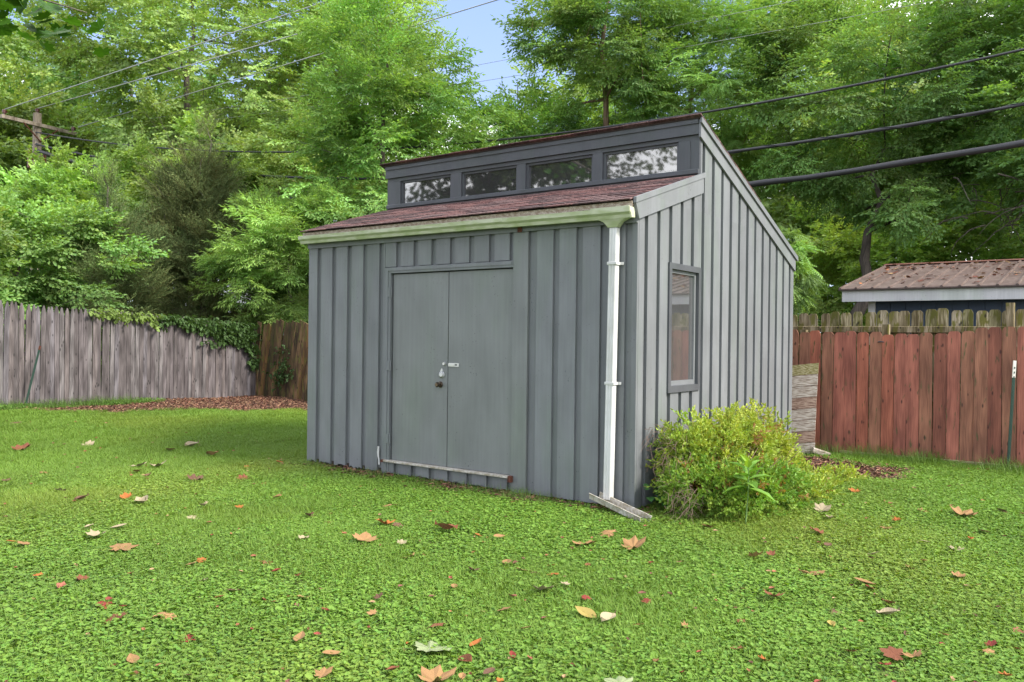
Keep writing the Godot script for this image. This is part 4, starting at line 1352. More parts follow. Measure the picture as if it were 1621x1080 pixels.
func build_trees() -> void:
	for q in [["broad", M.leaf], ["lance", M.leaf], ["oak", M.leaf], ["pinnate", M.leaf], ["juniper", M.needle], ["fine", M.grass], ["sycamore", M.leaf], ["ivy", M.grass]]:
		sprays[q[0]] = []
		for k in 3:
			sprays[q[0]].append(spray(q[0], 900 + k * 13 + q[0].length(), q[1]))
	var V := func(x, y, z): return Vector3(x, y, z)
	# beyond the stockade fence
	tree("maple_tree", "broad light green maple towering behind the junipers and crossed by wires", V.call(-23.5, 0, -11), V.call(-23.5, 11.2, -11), V.call(5.4, 5.6, 5.4), {seed = 2, tr = 0.3, boughs = 105, per = 34, col = Color(0.085, 0.15, 0.035), scale = 1.25, rb = 0.27})
	tree("ash_tree", "pale distant tree at the frame edge behind the utility pole", V.call(-45, 0, -13.5), V.call(-45, 11.5, -13.5), V.call(6.5, 8.5, 6.5), {seed = 3, tr = 0.35, boughs = 80, per = 30, col = Color(0.10, 0.15, 0.05), scale = 1.9})
	tree("elder_tree", "light green bushy tree just behind the stockade fence, below the pole", V.call(-16.6, 0, -2.1), V.call(-16.6, 2.9, -2.1), V.call(2.2, 2.0, 2.3), {seed = 4, tr = 0.08, boughs = 70, per = 34, col = Color(0.095, 0.165, 0.035), spray = "broad", scale = 0.85, low = 0.6})
	tree("elder_tree", "light green bushy tree at the frame edge behind the stockade fence", V.call(-14.8, 0, 1.2), V.call(-14.8, 2.8, 1.2), V.call(1.9, 2.0, 2.0), {seed = 5, tr = 0.08, boughs = 60, per = 34, col = Color(0.08, 0.15, 0.035), scale = 0.85, low = 0.6})
	tree("elder_tree", "yellow green leafy tree rising between the pole and the junipers", V.call(-20.5, 0, -5.2), V.call(-20.5, 4.3, -5.2), V.call(2.4, 2.6, 2.4), {seed = 6, tr = 0.1, boughs = 70, per = 32, col = Color(0.12, 0.18, 0.035), scale = 0.95, low = 1.0})
	tree("juniper_tree", "dark juniper behind the fence, the shorter of the two", V.call(-15.6, 0, -3.6), V.call(-15.6, 2.5, -3.6), V.call(2.0, 2.5, 2.0), {seed = 7, tr = 0.1, boughs = 130, per = 26, spray = "juniper", cone = 0.66, col = Color(0.045, 0.075, 0.03), warm = Color(1.4, 1.0, 0.8), rb = 0.19, scale = 1.1, low = 0.4, lump = 0.5, flat = 0.8, leader = 0.95})
	tree("juniper_tree", "dark juniper behind the fence, the taller one with brown lower boughs", V.call(-15.7, 0, -5.9), V.call(-15.7, 3.2, -5.9), V.call(2.5, 3.4, 2.5), {seed = 8, tr = 0.12, boughs = 170, per = 26, spray = "juniper", cone = 0.68, col = Color(0.05, 0.075, 0.03), warm = Color(1.5, 1.0, 0.8), rb = 0.17, scale = 1.15, low = 0.4, lump = 0.5, flat = 0.8, leader = 0.95})
	tree("elder_tree", "green leafy tree rising just behind the taller juniper", V.call(-18.2, 0, -7.2), V.call(-18.2, 4.9, -7.2), V.call(2.6, 2.6, 2.2), {seed = 22, tr = 0.1, boughs = 76, per = 36, col = Color(0.10, 0.165, 0.035), scale = 0.95, low = 1.0})
	tree("willow_oak", "yellow green narrow-leaved tree leaning over the fence corner beside the shed", V.call(-12.6, 0, -6.6), V.call(-12.7, 3.3, -6.4), V.call(2.1, 2.0, 1.9), {seed = 9, tr = 0.09, boughs = 80, per = 30, spray = "lance", col = Color(0.12, 0.175, 0.035), scale = 0.85, low = 0.9, droop = 0.3})
	tree("privet_shrub", "dense green shrub filling the gap above the brown leaning fence", V.call(-14.2, 0, -8.0), V.call(-14.2, 1.7, -8.0), V.call(1.9, 1.5, 1.3), {seed = 23, category = "shrub", tr = 0.05, boughs = 46, per = 34, col = Color(0.06, 0.11, 0.028), scale = 0.8, low = 0.4})
	tree("privet_shrub", "dense dark shrub low behind the ivy at the stockade fence's end", V.call(-17.2, 0, -6.6), V.call(-17.2, 1.5, -6.6), V.call(1.6, 1.4, 1.9), {seed = 24, category = "shrub", tr = 0.05, boughs = 50, per = 40, col = Color(0.05, 0.09, 0.024), scale = 0.9, low = 0.3})
	tree("hackberry_tree", "leafy green tree standing between the maple and the shed roof", V.call(-16.5, 0, -10.5), V.call(-16.5, 5.6, -10.5), V.call(2.3, 3.0, 2.3), {seed = 10, tr = 0.12, boughs = 70, per = 32, spray = "oak", col = Color(0.10, 0.165, 0.035), scale = 1.1})
	# behind the shed
	tree("pin_oak", "tall green oak rising right behind the shed's low end", V.call(-11.2, 0, -7.6), V.call(-11.2, 6.3, -7.8), V.call(2.5, 3.6, 2.5), {seed = 11, tr = 0.13, boughs = 100, per = 34, spray = "oak", col = Color(0.095, 0.165, 0.032), scale = 1.0, leader = 0.8})
	tree("tall_oak", "tall far oak with thin pale stems above the shed's low end", V.call(-19.3, 0, -14.4), V.call(-19.3, 11.0, -14.4), V.call(3.2, 5.2, 3.2), {seed = 12, tr = 0.2, boughs = 80, per = 30, spray = "oak", col = Color(0.10, 0.165, 0.04), scale = 1.5, leader = 0.9})
	tree("sapling_tree", "slender yellow green young tree just below the blue gap of sky", V.call(-10.2, 0, -12), V.call(-10.2, 6.3, -12), V.call(2.1, 2.4, 2.1), {seed = 13, tr = 0.06, boughs = 52, per = 28, spray = "oak", col = Color(0.13, 0.19, 0.035), scale = 1.1, leader = 0.95})
	tree("walnut_tree", "walnut with a reddish bare trunk rising above the shed roof", V.call(-8.0, 0, -12.2), V.call(-7.1, 9.4, -12.2), V.call(2.3, 2.9, 2.5), {seed = 14, tr = 0.17, boughs = 70, per = 34, spray = "oak", col = Color(0.08, 0.14, 0.032), hue = 0.6, scale = 1.0, bark = M.barkred, leader = 0.75})
	tree("hackberry_tree", "dense green tree filling the view above the middle clerestory windows", V.call(-13.2, 0, -12.6), V.call(-13.2, 4.9, -12.6), V.call(2.3, 2.4, 2.3), {seed = 15, tr = 0.12, boughs = 64, per = 32, spray = "broad", col = Color(0.09, 0.155, 0.035), scale = 1.0})
	# beyond the red fence
	tree("locust_tree", "great dark locust with a leaning trunk behind the shed's back corner", V.call(-1.9, 0, -11.8), V.call(-1.6, 7.4, -14.8), V.call(4.6, 3.5, 2.9), {seed = 16, tr = 0.22, boughs = 105, per = 32, spray = "oak", col = Color(0.075, 0.128, 0.03), hue = 0.55, scale = 1.0, rb = 0.22, leader = -0.35, low = 3.5, bark = M.barkdark})
	tree("walnut_tree", "tall walnut with long compound leaves right above the shed's peak", V.call(-5.9, 0, -14.5), V.call(-5.9, 7.9, -14.5), V.call(3.2, 4.2, 3.2), {seed = 17, tr = 0.2, boughs = 80, per = 38, spray = "pinnate", col = Color(0.085, 0.15, 0.03), scale = 0.78, bark = M.barkred, low = 2.0})
	var elm := tree("elm_tree", "dark green elm spreading above the neighbour's metal roof", V.call(2.9, 0, -16.2), V.call(2.7, 7.4, -15.8), V.call(4.6, 3.9, 3.4), {seed = 18, tr = 0.26, boughs = 115, per = 32, spray = "broad", col = Color(0.07, 0.12, 0.03), hue = 0.52, scale = 0.95, low = 4.2, rb = 0.22, leader = 0.1, bark = M.barkdark})
	build_twigs(elm)
	tree("elm_tree", "sunlit yellow green elm seen through the gap above the neighbour's roof", V.call(-2.6, 0, -21.5), V.call(-1.6, 3.6, -21.5), V.call(6.0, 3.4, 3.0), {seed = 19, tr = 0.16, boughs = 100, per = 34, col = Color(0.15, 0.20, 0.04), scale = 1.1, low = 0.6})
	tree("sumac_shrub", "drooping shrub of long compound leaves close behind the shed's back corner", V.call(-1.0, 0, -6.9), V.call(-1.05, 2.6, -6.9), V.call(0.75, 0.75, 0.75), {seed = 20, category = "shrub", tr = 0.04, boughs = 26, per = 14, spray = "pinnate", col = Color(0.06, 0.13, 0.03), scale = 0.7, low = 0.8, droop = 0.5})
	# farther wood that closes the gaps
	var far := [[-29.5, -20.5, 8.5, 5.2, 6.0, "behind the maple and the hackberry"], [-38, -16, 13.5, 6.0, 8.0, "far behind the utility pole and maple"], [-24, -25.5, 6.0, 5.0, 5.0, "far behind the shed's low end"], [-15.0, -27.5, 8.0, 6.2, 6.5, "far behind the walnut trunk"], [-7.5, -30.5, 11.5, 6.5, 9.0, "far behind the shed's peak"], [0.5, -31, 11.5, 6.5, 9.0, "far behind the neighbour's roof"], [8, -27, 10.5, 6.0, 9.0, "far off at the frame edge beyond the neighbour's roof"], [-33, -8, 7.0, 4.0, 5.5, "far behind the yellow green tree by the pole"], [-4.5, -25.5, 8.0, 4.2, 6.5, "between the locust and the walnut, farther off"], [4.0, -24.0, 7.5, 4.6, 7.0, "behind the dark elm above the neighbour's roof"], [10.5, -20, 7.0, 4.5, 6.5, "at the frame edge beyond the red fence"], [-20.5, -20.5, 4.2, 3.6, 4.0, "low behind the leaning oak at the fence corner"]]
	for i in far.size():
		var q: Array = far[i]
		tree("forest_tree", "tall woodland tree " + q[5], V.call(q[0], 0, q[1]), V.call(q[0], q[2], q[1]), V.call(q[3], q[4], q[3]), {seed = 30 + i, tr = 0.25, boughs = 70, per = 30, col = Color(0.08, 0.135, 0.034), scale = 1.9, rb = 0.3, low = 1.0, group = "far woodland trees"})

func build_twigs(t: Node3D) -> void:
	rng.seed = 410
	var mb := MB.new()
	for i in 95:
		var a := Vector3(R(0.2, 6.4), R(4.0, 5.2), R(-15.6, -13.2))
		var p := PackedVector3Array()
		var r := PackedFloat32Array()
		var d := Vector3(R(-0.8, 0.8), R(-0.25, 0.2), R(-0.4, 0.4))
		for k in 7:
			p.append(a - t.position)
			r.append(lerpf(0.02, 0.005, k / 6.0))
			a += d * 0.24
			d += Vector3(R(-0.25, 0.25), R(-0.28, 0.02), R(-0.2, 0.2))
		mb.tube(p, r, 4, false)
	tag(part("dead_twigs", mb, M.bark, t), "bare twigs drooping under the crown")

func build_sycamore() -> void:
	# stands beside the viewer; one bough hangs into the picture and the crown is mirrored in the clerestory
	var t := tree("sycamore_tree", "sycamore whose leafy bough hangs into the top corner above the wires", Vector3(-9.5, 0, 7.6), Vector3(-10.2, 7.6, 9.2), Vector3(5.4, 4.0, 4.6), {seed = 50, tr = 0.32, boughs = 120, per = 30, spray = "sycamore", col = Color(0.018, 0.032, 0.008), scale = 1.0, low = 3.7})
	rng.seed = 51
	var base := t.position
	var pts := PackedVector3Array([Vector3(-8.6, 6.3, 7.0), Vector3(-6.6, 5.6, 5.7), Vector3(-4.9, 4.75, 4.55), Vector3(-3.6, 4.16, 3.75), Vector3(-2.95, 3.93, 3.35)])
	var loc := PackedVector3Array()
	for p in pts:
		loc.append(p - base)
	var mb := MB.new()
	mb.tube(loc, PackedFloat32Array([0.06, 0.04, 0.022, 0.010, 0.004]), 6)
	part("limbs", mb, M.bark, t)
	mb = MB.new()
	for i in 96:
		var f := R(1.4, 3.98)
		var k := int(f)
		var p := loc[k].lerp(loc[k + 1], f - k)
		var spread := 0.34 if f < 3.2 else 0.2
		p += Vector3(R(-spread, spread), R(-0.30, 0.06), R(-spread, spread))
		var v := R(0.7, 1.3)
		mb.col = Color(0.045 * v, 0.12 * v, 0.015 * v)
		add_lobed(mb, Transform3D(leaf_basis(Vector3(R(-1, 1), R(-0.8, 0.0), R(-1, 1)), R(-0.6, 0.6)), p), R(0.12, 0.18), R(0.0, 0.5))
	part("leaves", mb, M.leaf, t)

# ---------------------------------------------------------------- bush, plants, lawn
func cover_ok(x: float, z: float) -> bool:
	if x > -CW - 0.03 and x < 0.05 and z < 0.06 and z > -4.3:
		return false
	if z < -4.97 or x < -11.75 + (z + 5.3) * 0.12 or mulch_in(x, z):
		return false
	return true

func build_bush() -> void:
	rng.seed = 200
	var o := thing("boxwood_bush", "overgrown yellow green bush against the shed's side wall", "bush", Vector3(0.5, 0, -1.0))
	# lobes: centre, radii, sprigs, how yellow its leaves are
	var lobes := [[Vector3(0.46, 0.36, -0.98), Vector3(0.42, 0.46, 0.72), 500, 0.75], [Vector3(0.50, 0.40, -1.5), Vector3(0.40, 0.44, 0.5), 330, 1.0], [Vector3(0.60, 0.20, -0.35), Vector3(0.48, 0.28, 0.52), 400, 0.2], [Vector3(0.84, 0.17, -0.8), Vector3(0.36, 0.25, 0.55), 300, 0.1], [Vector3(0.62, 0.14, -1.85), Vector3(0.34, 0.22, 0.4), 170, 0.8], [Vector3(0.82, 0.04, -2.3), Vector3(0.30, 0.13, 0.5), 110, 0.8], [Vector3(0.26, 0.42, -0.48), Vector3(0.25, 0.36, 0.34), 170, 0.6], [Vector3(1.0, 0.03, -1.65), Vector3(0.26, 0.13, 0.5), 60, 0.7], [Vector3(0.95, 0.01, -2.85), Vector3(0.26, 0.08, 0.35), 50, 0.7]]
	var xf := []
	var cols := []
	var gap := noise(77, 3.2, 2)
	for l in lobes:
		for i in l[2]:
			var d := Vector3(R(-1, 1), R(-0.75, 1), R(-1, 1)).normalized()
			var r := pow(R(0.2, 1.0), 0.4) * R(0.85, 1.06)
			if R(0, 1) < 0.07:
				r *= R(1.08, 1.28)
			var p: Vector3 = l[0] + d * l[1] * r
			if p.x < 0.05 or p.y < 0.0 or gap.get_noise_3dv(p) < -0.22:
				continue
			var dir := d + Vector3(R(-0.6, 0.6), R(-0.1, 0.8), R(-0.6, 0.6))
			var k := R(0.65, 1.2)
			var b := leaf_basis(dir, R(-3, 3)).scaled(Vector3.ONE * k)
			xf.append(Transform3D(b, p - b.x * 0.07 - o.position))
			var c := Color(0.19, 0.36, 0.06).lerp(Color(0.42, 0.49, 0.085), clampf(l[3] + R(-0.4, 0.3), 0.0, 1.0))
			if R(0, 1) < 0.05:
				c = Color(0.36, 0.22, 0.08)
			cols.append(c * R(0.8, 1.15))
	tag(scatter("foliage", sprays["fine"][0], xf, cols, o), "", "", "", "stuff")
	var mb := MB.new()
	for i in 60:
		var a := Vector3(R(0.35, 0.75), -0.03, R(-1.7, -0.3)) - o.position
		var b := a + Vector3(R(-0.25, 0.35), R(0.25, 0.6), R(-0.35, 0.35))
		mb.tube(PackedVector3Array([a, a.lerp(b, 0.5) + Vector3(R(-0.05, 0.05), 0.04, R(-0.05, 0.05)), b]), PackedFloat32Array([0.007, 0.005, 0.002]), 4, false)
	part("stems", mb, M.barkred, o)
	# tangles of dead twigs on the side facing the lawn
	mb = MB.new()
	for q in [[Vector3(0.16, 0.52, -0.30), 0.20, 110], [Vector3(0.52, 0.14, 0.12), 0.16, 80], [Vector3(0.35, 0.40, -0.15), 0.14, 50]]:
		for i in q[2]:
			var a: Vector3 = q[0] + Vector3(R(-1, 1), R(-1, 1), R(-1, 1)) * q[1] - o.position
			a.x = maxf(a.x, 0.05 - o.position.x)
			var b := a + Vector3(R(-0.1, 0.1), R(-0.16, 0.06), R(-0.02, 0.16))
			b.x = maxf(b.x, 0.04 - o.position.x)
			mb.tube(PackedVector3Array([a, a.lerp(b, 0.5) + Vector3(R(-0.03, 0.03), R(-0.03, 0.03), R(-0.03, 0.03)), b]), PackedFloat32Array([0.0022, 0.0018, 0.001]), 3, false)
	tag(part("dead_twigs", mb, std(lin(0.19, 0.125, 0.10), 0.9), o), "tangle of dead grey brown twigs")
	# broad-leaved weed standing in the bush
	M.weedstem = std(lin(0.13, 0.22, 0.06), 0.6)
	var w := thing("pokeweed_plant", "broad-leaved green weed growing out of the yellow green bush", "plant", Vector3(0.98, 0, -0.06))
	mb = MB.new()
	mb.tube(PackedVector3Array([Vector3(0, -0.03, 0), Vector3(0.02, 0.25, 0.0), Vector3(0.03, 0.52, 0.02)]), PackedFloat32Array([0.008, 0.006, 0.003]), 6)
	part("stem", mb, M.weedstem, w)
	for i in 15:
		var f := i / 14.0
		var a := i * 2.4
		mb = MB.new()
		var v := R(0.85, 1.15)
		mb.col = Color(0.17, 0.33, 0.055) * v if f < 0.75 else Color(0.27, 0.42, 0.06) * v
		var d := Vector3(cos(a), lerpf(-0.25, 1.1, f), sin(a))
		add_leaf(mb, Transform3D(leaf_basis(d, R(-0.2, 0.2)), Vector3(0.025, 0.30 + f * 0.20, 0.01)), lerpf(0.24, 0.13, f), lerpf(0.10, 0.05, f), 0.014)
		part("leaf", mb, M.grass, w)
	w = thing("burdock_plant", "dark round-leaved plant at the shed corner beside the trough", "plant", Vector3(0.16, 0, -0.30))
	for i in 22:
		var a := R(0, TAU)
		var h := R(0.06, 0.24)
		mb = MB.new()
		mb.col = Color(0.05, 0.14, 0.035) * R(0.8, 1.3)
		var p := Vector3(maxf(-0.10, R(-0.12, 0.16)), h, R(-0.2, 0.36))
		add_leaf(mb, Transform3D(leaf_basis(Vector3(absf(cos(a)), R(-0.3, 0.2), sin(a)), R(-0.3, 0.3)), p), R(0.07, 0.11), R(0.06, 0.09), 0.01)
		twig(mb, Vector3(p.x * 0.5, -0.03, p.z * 0.8), p, 0.003)
		part("leaf", mb, M.grass, w)

func build_ivy() -> void:
	rng.seed = 230
	var o := thing("ivy_vine", "green ivy trailing along the top and down the end of the stockade fence", "vine", Vector3(-12, 0, -3))
	var A := Vector3(-11.45, 0, 1.6)
	var B := Vector3(-12.47, 0, -5.30)
	var runs := [[0.41, 0.99, 0.05, 0.02, 150, 0.05], [0.60, 1.0, 0.10, 0.10, 110, 0.10], [0.85, 0.99, 0.2, 0.35, 60, 0.16], [0.955, 0.985, 0.1, 0.95, 70, 0.10], [0.72, 0.95, 0.16, 0.38, 46, 0.04], [0.78, 0.95, 0.45, 0.40, 22, 0.03]]
	var xf := []
	var cols := []
	for r in runs:
		for i in r[4]:
			var f := R(0, 1)
			var t: float = lerpf(r[0], r[1], f)
			var p := A.lerp(B, t)
			var topy := ground_y(p.x, p.z) + lerpf(1.85, 1.635, t)
			p.y = topy - lerpf(r[2], r[3], f) + R(-r[5], r[5])
			p.x += 0.03 + R(0, 0.05)
			if p.y > topy - 0.06:
				p.x -= R(0.0, 0.1)
			var b := leaf_basis(Vector3(0.3, R(-0.5, 0.3), R(-1, 1)), R(-0.6, 0.6)).scaled(Vector3.ONE * R(0.6, 1.1))
			b = Basis(Vector3.UP, R(-0.4, 0.4)) * b
			xf.append(Transform3D(b, p - o.position - b.x * 0.15))
			var c := Color(0.07, 0.13, 0.04)
			if t < 0.62:
				c = Color(0.17, 0.25, 0.06)
			cols.append(c * R(0.8, 1.25))
	for i in 34:
		var p := Vector3(-11.4 + R(-0.22, 0.3), 0.75 + R(-0.28, 0.4), -5.26)
		if i < 10:
			p = Vector3(-11.9 + i * 0.06, 0.62 + R(-0.03, 0.03), -5.26)
		xf.append(Transform3D(leaf_basis(Vector3(R(-1, 1), R(-0.5, 0.5), 0.2), R(-0.5, 0.5)).scaled(Vector3.ONE * 0.7), p - o.position))
		cols.append(Color(0.06, 0.11, 0.035))
	tag(scatter("foliage", sprays["ivy"][0], xf, cols, o), "", "", "", "stuff")
	var mb := MB.new()
	for r in runs:
		var pts := PackedVector3Array()
		var rad := PackedFloat32Array()
		for i in 9:
			var f := i / 8.0
			var p := A.lerp(B, lerpf(r[0], r[1], f))
			p.y = ground_y(p.x, p.z) + lerpf(1.85, 1.635, lerpf(r[0], r[1], f)) - lerpf(r[2], r[3], f) + R(-0.03, 0.03)
			p.x += 0.025
			pts.append(p - o.position)
			rad.append(0.006)
		mb.tube(pts, rad, 5)
	part("stem", mb, M.bark, o)

func clover_patch(sd: int) -> ArrayMesh:
	rng.seed = sd
	var mb := MB.new()
	for i in 300:
		var a := R(0, TAU)
		var r := sqrt(R(0, 1)) * 0.24
		var h := R(0.006, 0.045)
		var c := Vector3(cos(a) * r, h, sin(a) * r)
		var s := R(0.0055, 0.013)
		if R(0, 1) < 0.12:
			s *= 1.5
		var bs := Basis(Vector3(R(-1, 1), R(-0.2, 0.2), R(-1, 1)).normalized(), R(-0.6, 0.6)) * Basis(Vector3.UP, R(0, TAU))
		var v := R(0.7, 1.3)
		mb.col = Color(v * R(0.82, 1.25), v, v * R(0.75, 1.25))
		if R(0, 1) < 0.10:
			mb.col = Color(0.85, 1.0, 1.5) * v
		var P := []
		for k in 8:
			var t := TAU * k / 8.0
			var rr := s * (0.55 if k == 4 else R(0.92, 1.06))
			P.append(c + bs * Vector3(cos(t) * rr, s * 0.22, sin(t) * rr))
		for k in 8:
			mb.tri(c, P[k], P[(k + 1) % 8], Vector3.UP)
	return mb.mesh(M.grass)

func grass_patch(sd: int, n: int, hgt: float) -> ArrayMesh:
	rng.seed = sd
	var mb := MB.new()
	for i in n:
		var a := R(0, TAU)
		var r := sqrt(R(0, 1)) * 0.24
		var p := Vector3(cos(a) * r, 0, sin(a) * r)
		var h := hgt * R(0.5, 1.2)
		var d := Vector3(R(-1, 1), 0, R(-1, 1)).normalized()
		var w := d.cross(Vector3.UP) * R(0.0014, 0.0028)
		var m := p + Vector3(0, h * 0.65, 0) + d * h * R(0.1, 0.45)
		var t := p + Vector3(0, h, 0) + d * h * R(0.5, 1.2)
		var v := R(0.7, 1.35)
		mb.col = Color(v * R(0.85, 1.25), v, v * R(0.8, 1.2))
		if R(0, 1) < 0.08:
			mb.col = Color(2.3, 1.3, 2.4)
		mb.tri(p - w, p + w, m + w * 0.8, Vector3.UP)
		mb.tri(p - w, m + w * 0.8, m - w * 0.8, Vector3.UP)
		mb.tri(m - w * 0.8, m + w * 0.8, t, Vector3.UP)
	return mb.mesh(M.grass)

func build_lawn() -> void:
	var cl := clover_patch(1000)
	var gr := grass_patch(1100, 230, 0.052)
	var tall := grass_patch(1200, 60, 0.20)
	rng.seed = 1300
	var cx := []
	var cc := []
	var gxf := []
	var gc := []
	var tx := []
	var tc := []
	var n1 := noise(300, 0.22, 3)
	var n2 := noise(301, 0.5, 2)
	var st := 0.185
	for i in range(-66, 42):
		for j in range(-28, 34):
			var x := i * st + R(-0.09, 0.09)
			var z := j * st + R(-0.09, 0.09)
			# keep to what a viewer near the house end of the yard can see
			var rel := Vector2(x - 3.47, z - 6.55)
			var dep := rel.dot(Vector2(-0.593, -0.805))
			var lat := rel.dot(Vector2(0.805, -0.593))
			if dep < 1.6 or absf(lat) > dep * 0.75 + 1.6 or not cover_ok(x, z):
				continue
			var y := ground_y(x, z)
			var clov := n1.get_noise_2d(x, z) + 0.42
			# finer turf towards the far fence
			clov -= smoothstep(-2.5, -6.5, x) * 0.85
			clov += smoothstep(3.0, 5.5, z) * 0.5
			var tone := 1.0 + n2.get_noise_2d(x, z) * 0.16
			var dry := clampf(n1.get_noise_2d(x + 70.0, z + 20.0) * 0.9, 0.0, 1.0)
			var c := Color(0.175, 0.31, 0.05).lerp(Color(0.25, 0.325, 0.055), dry)
			var bs := Basis(Vector3.UP, R(0, TAU)).scaled(Vector3(1, R(0.75, 1.2), 1))
			if clov + R(-0.25, 0.25) > 0.05:
				cx.append(Transform3D(bs, Vector3(x, y, z)))
				cc.append(Color(c.r * tone, c.g * tone, c.b * tone))
			if clov + R(-0.3, 0.3) < 0.35 or R(0, 1) < 0.6:
				gxf.append(Transform3D(bs, Vector3(x, y, z)))
				gc.append(Color(c.r * tone, c.g * tone * 0.97, c.b * tone))
				if clov < 0.2:
					gxf.append(Transform3D(bs.rotated(Vector3.UP, 1.0), Vector3(x + R(-0.1, 0.1), y, z + R(-0.1, 0.1))))
					gc.append(Color(c.r * tone * 1.05, c.g * tone, c.b * tone))
	# longer tufts at the feet of fences and posts
	for i in 90:
		var x := R(-0.1, 5.5)
		var z := -4.93 + pow(R(0, 1), 2.0) * 0.5
		tx.append(Transform3D(Basis(Vector3.UP, R(0, TAU)).scaled(Vector3.ONE * R(0.5, 1.0)), Vector3(x, ground_y(x, z), z)))
		tc.append(Color(0.13, 0.22, 0.045) * R(0.8, 1.2))
	for i in 34:
		var x := R(-4.4, -0.5)
		var z := 0.06 + R(0, 0.12)
		tx.append(Transform3D(Basis(Vector3.UP, R(0, TAU)).scaled(Vector3(0.5, R(0.3, 0.6), 0.5)), Vector3(x, ground_y(x, z), z)))
		tc.append(Color(0.14, 0.24, 0.05) * R(0.8, 1.2))
	for i in 60:
		var z := R(-2.2, 1.2)
		var x := -11.5 + (z - 1.6) * 0.148 + R(0.05, 0.5)
		tx.append(Transform3D(Basis(Vector3.UP, R(0, TAU)).scaled(Vector3.ONE * R(0.5, 1.0)), Vector3(x, ground_y(x, z), z)))
		tc.append(Color(0.11, 0.2, 0.045) * R(0.8, 1.2))
	var L := ["clover and creeping weeds covering the lawn before the shed", "fine green turf growing through the lawn"]
	tag(scatter("lawn_clover", cl, cx, cc), L[0], "ground cover", "", "stuff")
	tag(scatter("lawn_grass", gr, gxf, gc), L[1], "grass", "", "stuff")
	tag(scatter("tall_grass", tall, tx, tc), "long grass tufts along the foot of the fences", "grass", "", "stuff")
	# broad weeds along the foot of the stockade fence
	var wx := []
	var wc := []
	for i in 46:
		var z := R(-2.6, 1.3)
		var x := -11.45 + (z - 1.6) * 0.148 + R(0.08, 0.42)
		wx.append(Transform3D(Basis(Vector3.UP, R(0, TAU)).scaled(Vector3(0.85, R(1.2, 2.4), 0.85)), Vector3(x, ground_y(x, z), z)))
		wc.append(Color(0.15, 0.27, 0.055) * R(0.75, 1.2))
	tag(scatter("fence_weeds", cl, wx, wc), "low weeds growing along the foot of the stockade fence", "weeds", "", "stuff")
	# scraps of dead leaf sunk in the lawn
	var sx := []
	var sc := []
	for i in 620:
		var dep := R(3.0, 13.0)
		var lat := R(-0.75, 0.75) * dep
		var p := Vector2(3.47, 6.55) + Vector2(-0.593, -0.805) * dep + Vector2(0.805, -0.593) * lat
		if not cover_ok(p.x, p.y):
			continue
		sx.append(Transform3D(Basis(Vector3.UP, R(0, TAU)) * Basis(Vector3.RIGHT, R(-0.6, 0.6)) * Basis().scaled(Vector3.ONE * R(0.25, 0.6)), Vector3(p.x, ground_y(p.x, p.y) + R(0.03, 0.045), p.y)))
		sc.append(pick([Color(0.20, 0.08, 0.045), Color(0.28, 0.12, 0.06), Color(0.34, 0.22, 0.12), Color(0.14, 0.06, 0.045), Color(0.24, 0.06, 0.045)]) * R(0.8, 1.2))
	tag(scatter("leaf_scraps", leaf_shape(0.085, 5, 3, M.fallen), sx, sc), "small brown scraps of dead leaf sunk in the lawn", "leaf litter", "", "stuff")
	# litter on the mulch: chips and dead leaves
	var chip := MB.new()
	rng.seed = 1400
	for i in 40:
		var p := Vector3(R(-0.15, 0.15), R(0.0, 0.03), R(-0.15, 0.15))
		chip.col = pick([Color(0.10, 0.042, 0.028), Color(0.15, 0.065, 0.042), Color(0.05, 0.025, 0.018), Color(0.25, 0.15, 0.09), Color(0.085, 0.038, 0.03)])
		add_leaf(chip, Transform3D(leaf_basis(Vector3(R(-1, 1), R(-0.3, 0.3), R(-1, 1)), R(-0.7, 0.7)), p), R(0.04, 0.09), R(0.02, 0.05), R(-0.01, 0.015), true)
	var cm := chip.mesh(M.litter)
	var mx := []
	var mc := []
	for i in range(-114, 16):
		for j in range(-49, 9):
			var x := i * 0.11 + R(-0.06, 0.06)
			var z := j * 0.11 + R(-0.06, 0.06)
			if mulch_in(x, z) and (z > -0.02 or x > 0.02 or x < -CW - 0.05) and z > -5.25:
				mx.append(Transform3D(Basis(Vector3.UP, R(0, TAU)).scaled(Vector3.ONE * R(0.55, 0.95)), Vector3(x, ground_y(x, z) + 0.014, z)))
				mc.append(Color(1, 1, 1) * R(0.75, 1.3))
	tag(scatter("leaf_litter", cm, mx, mc), "red brown leaf litter and bark chips along the fence and shed foot", "leaf litter", "", "stuff")

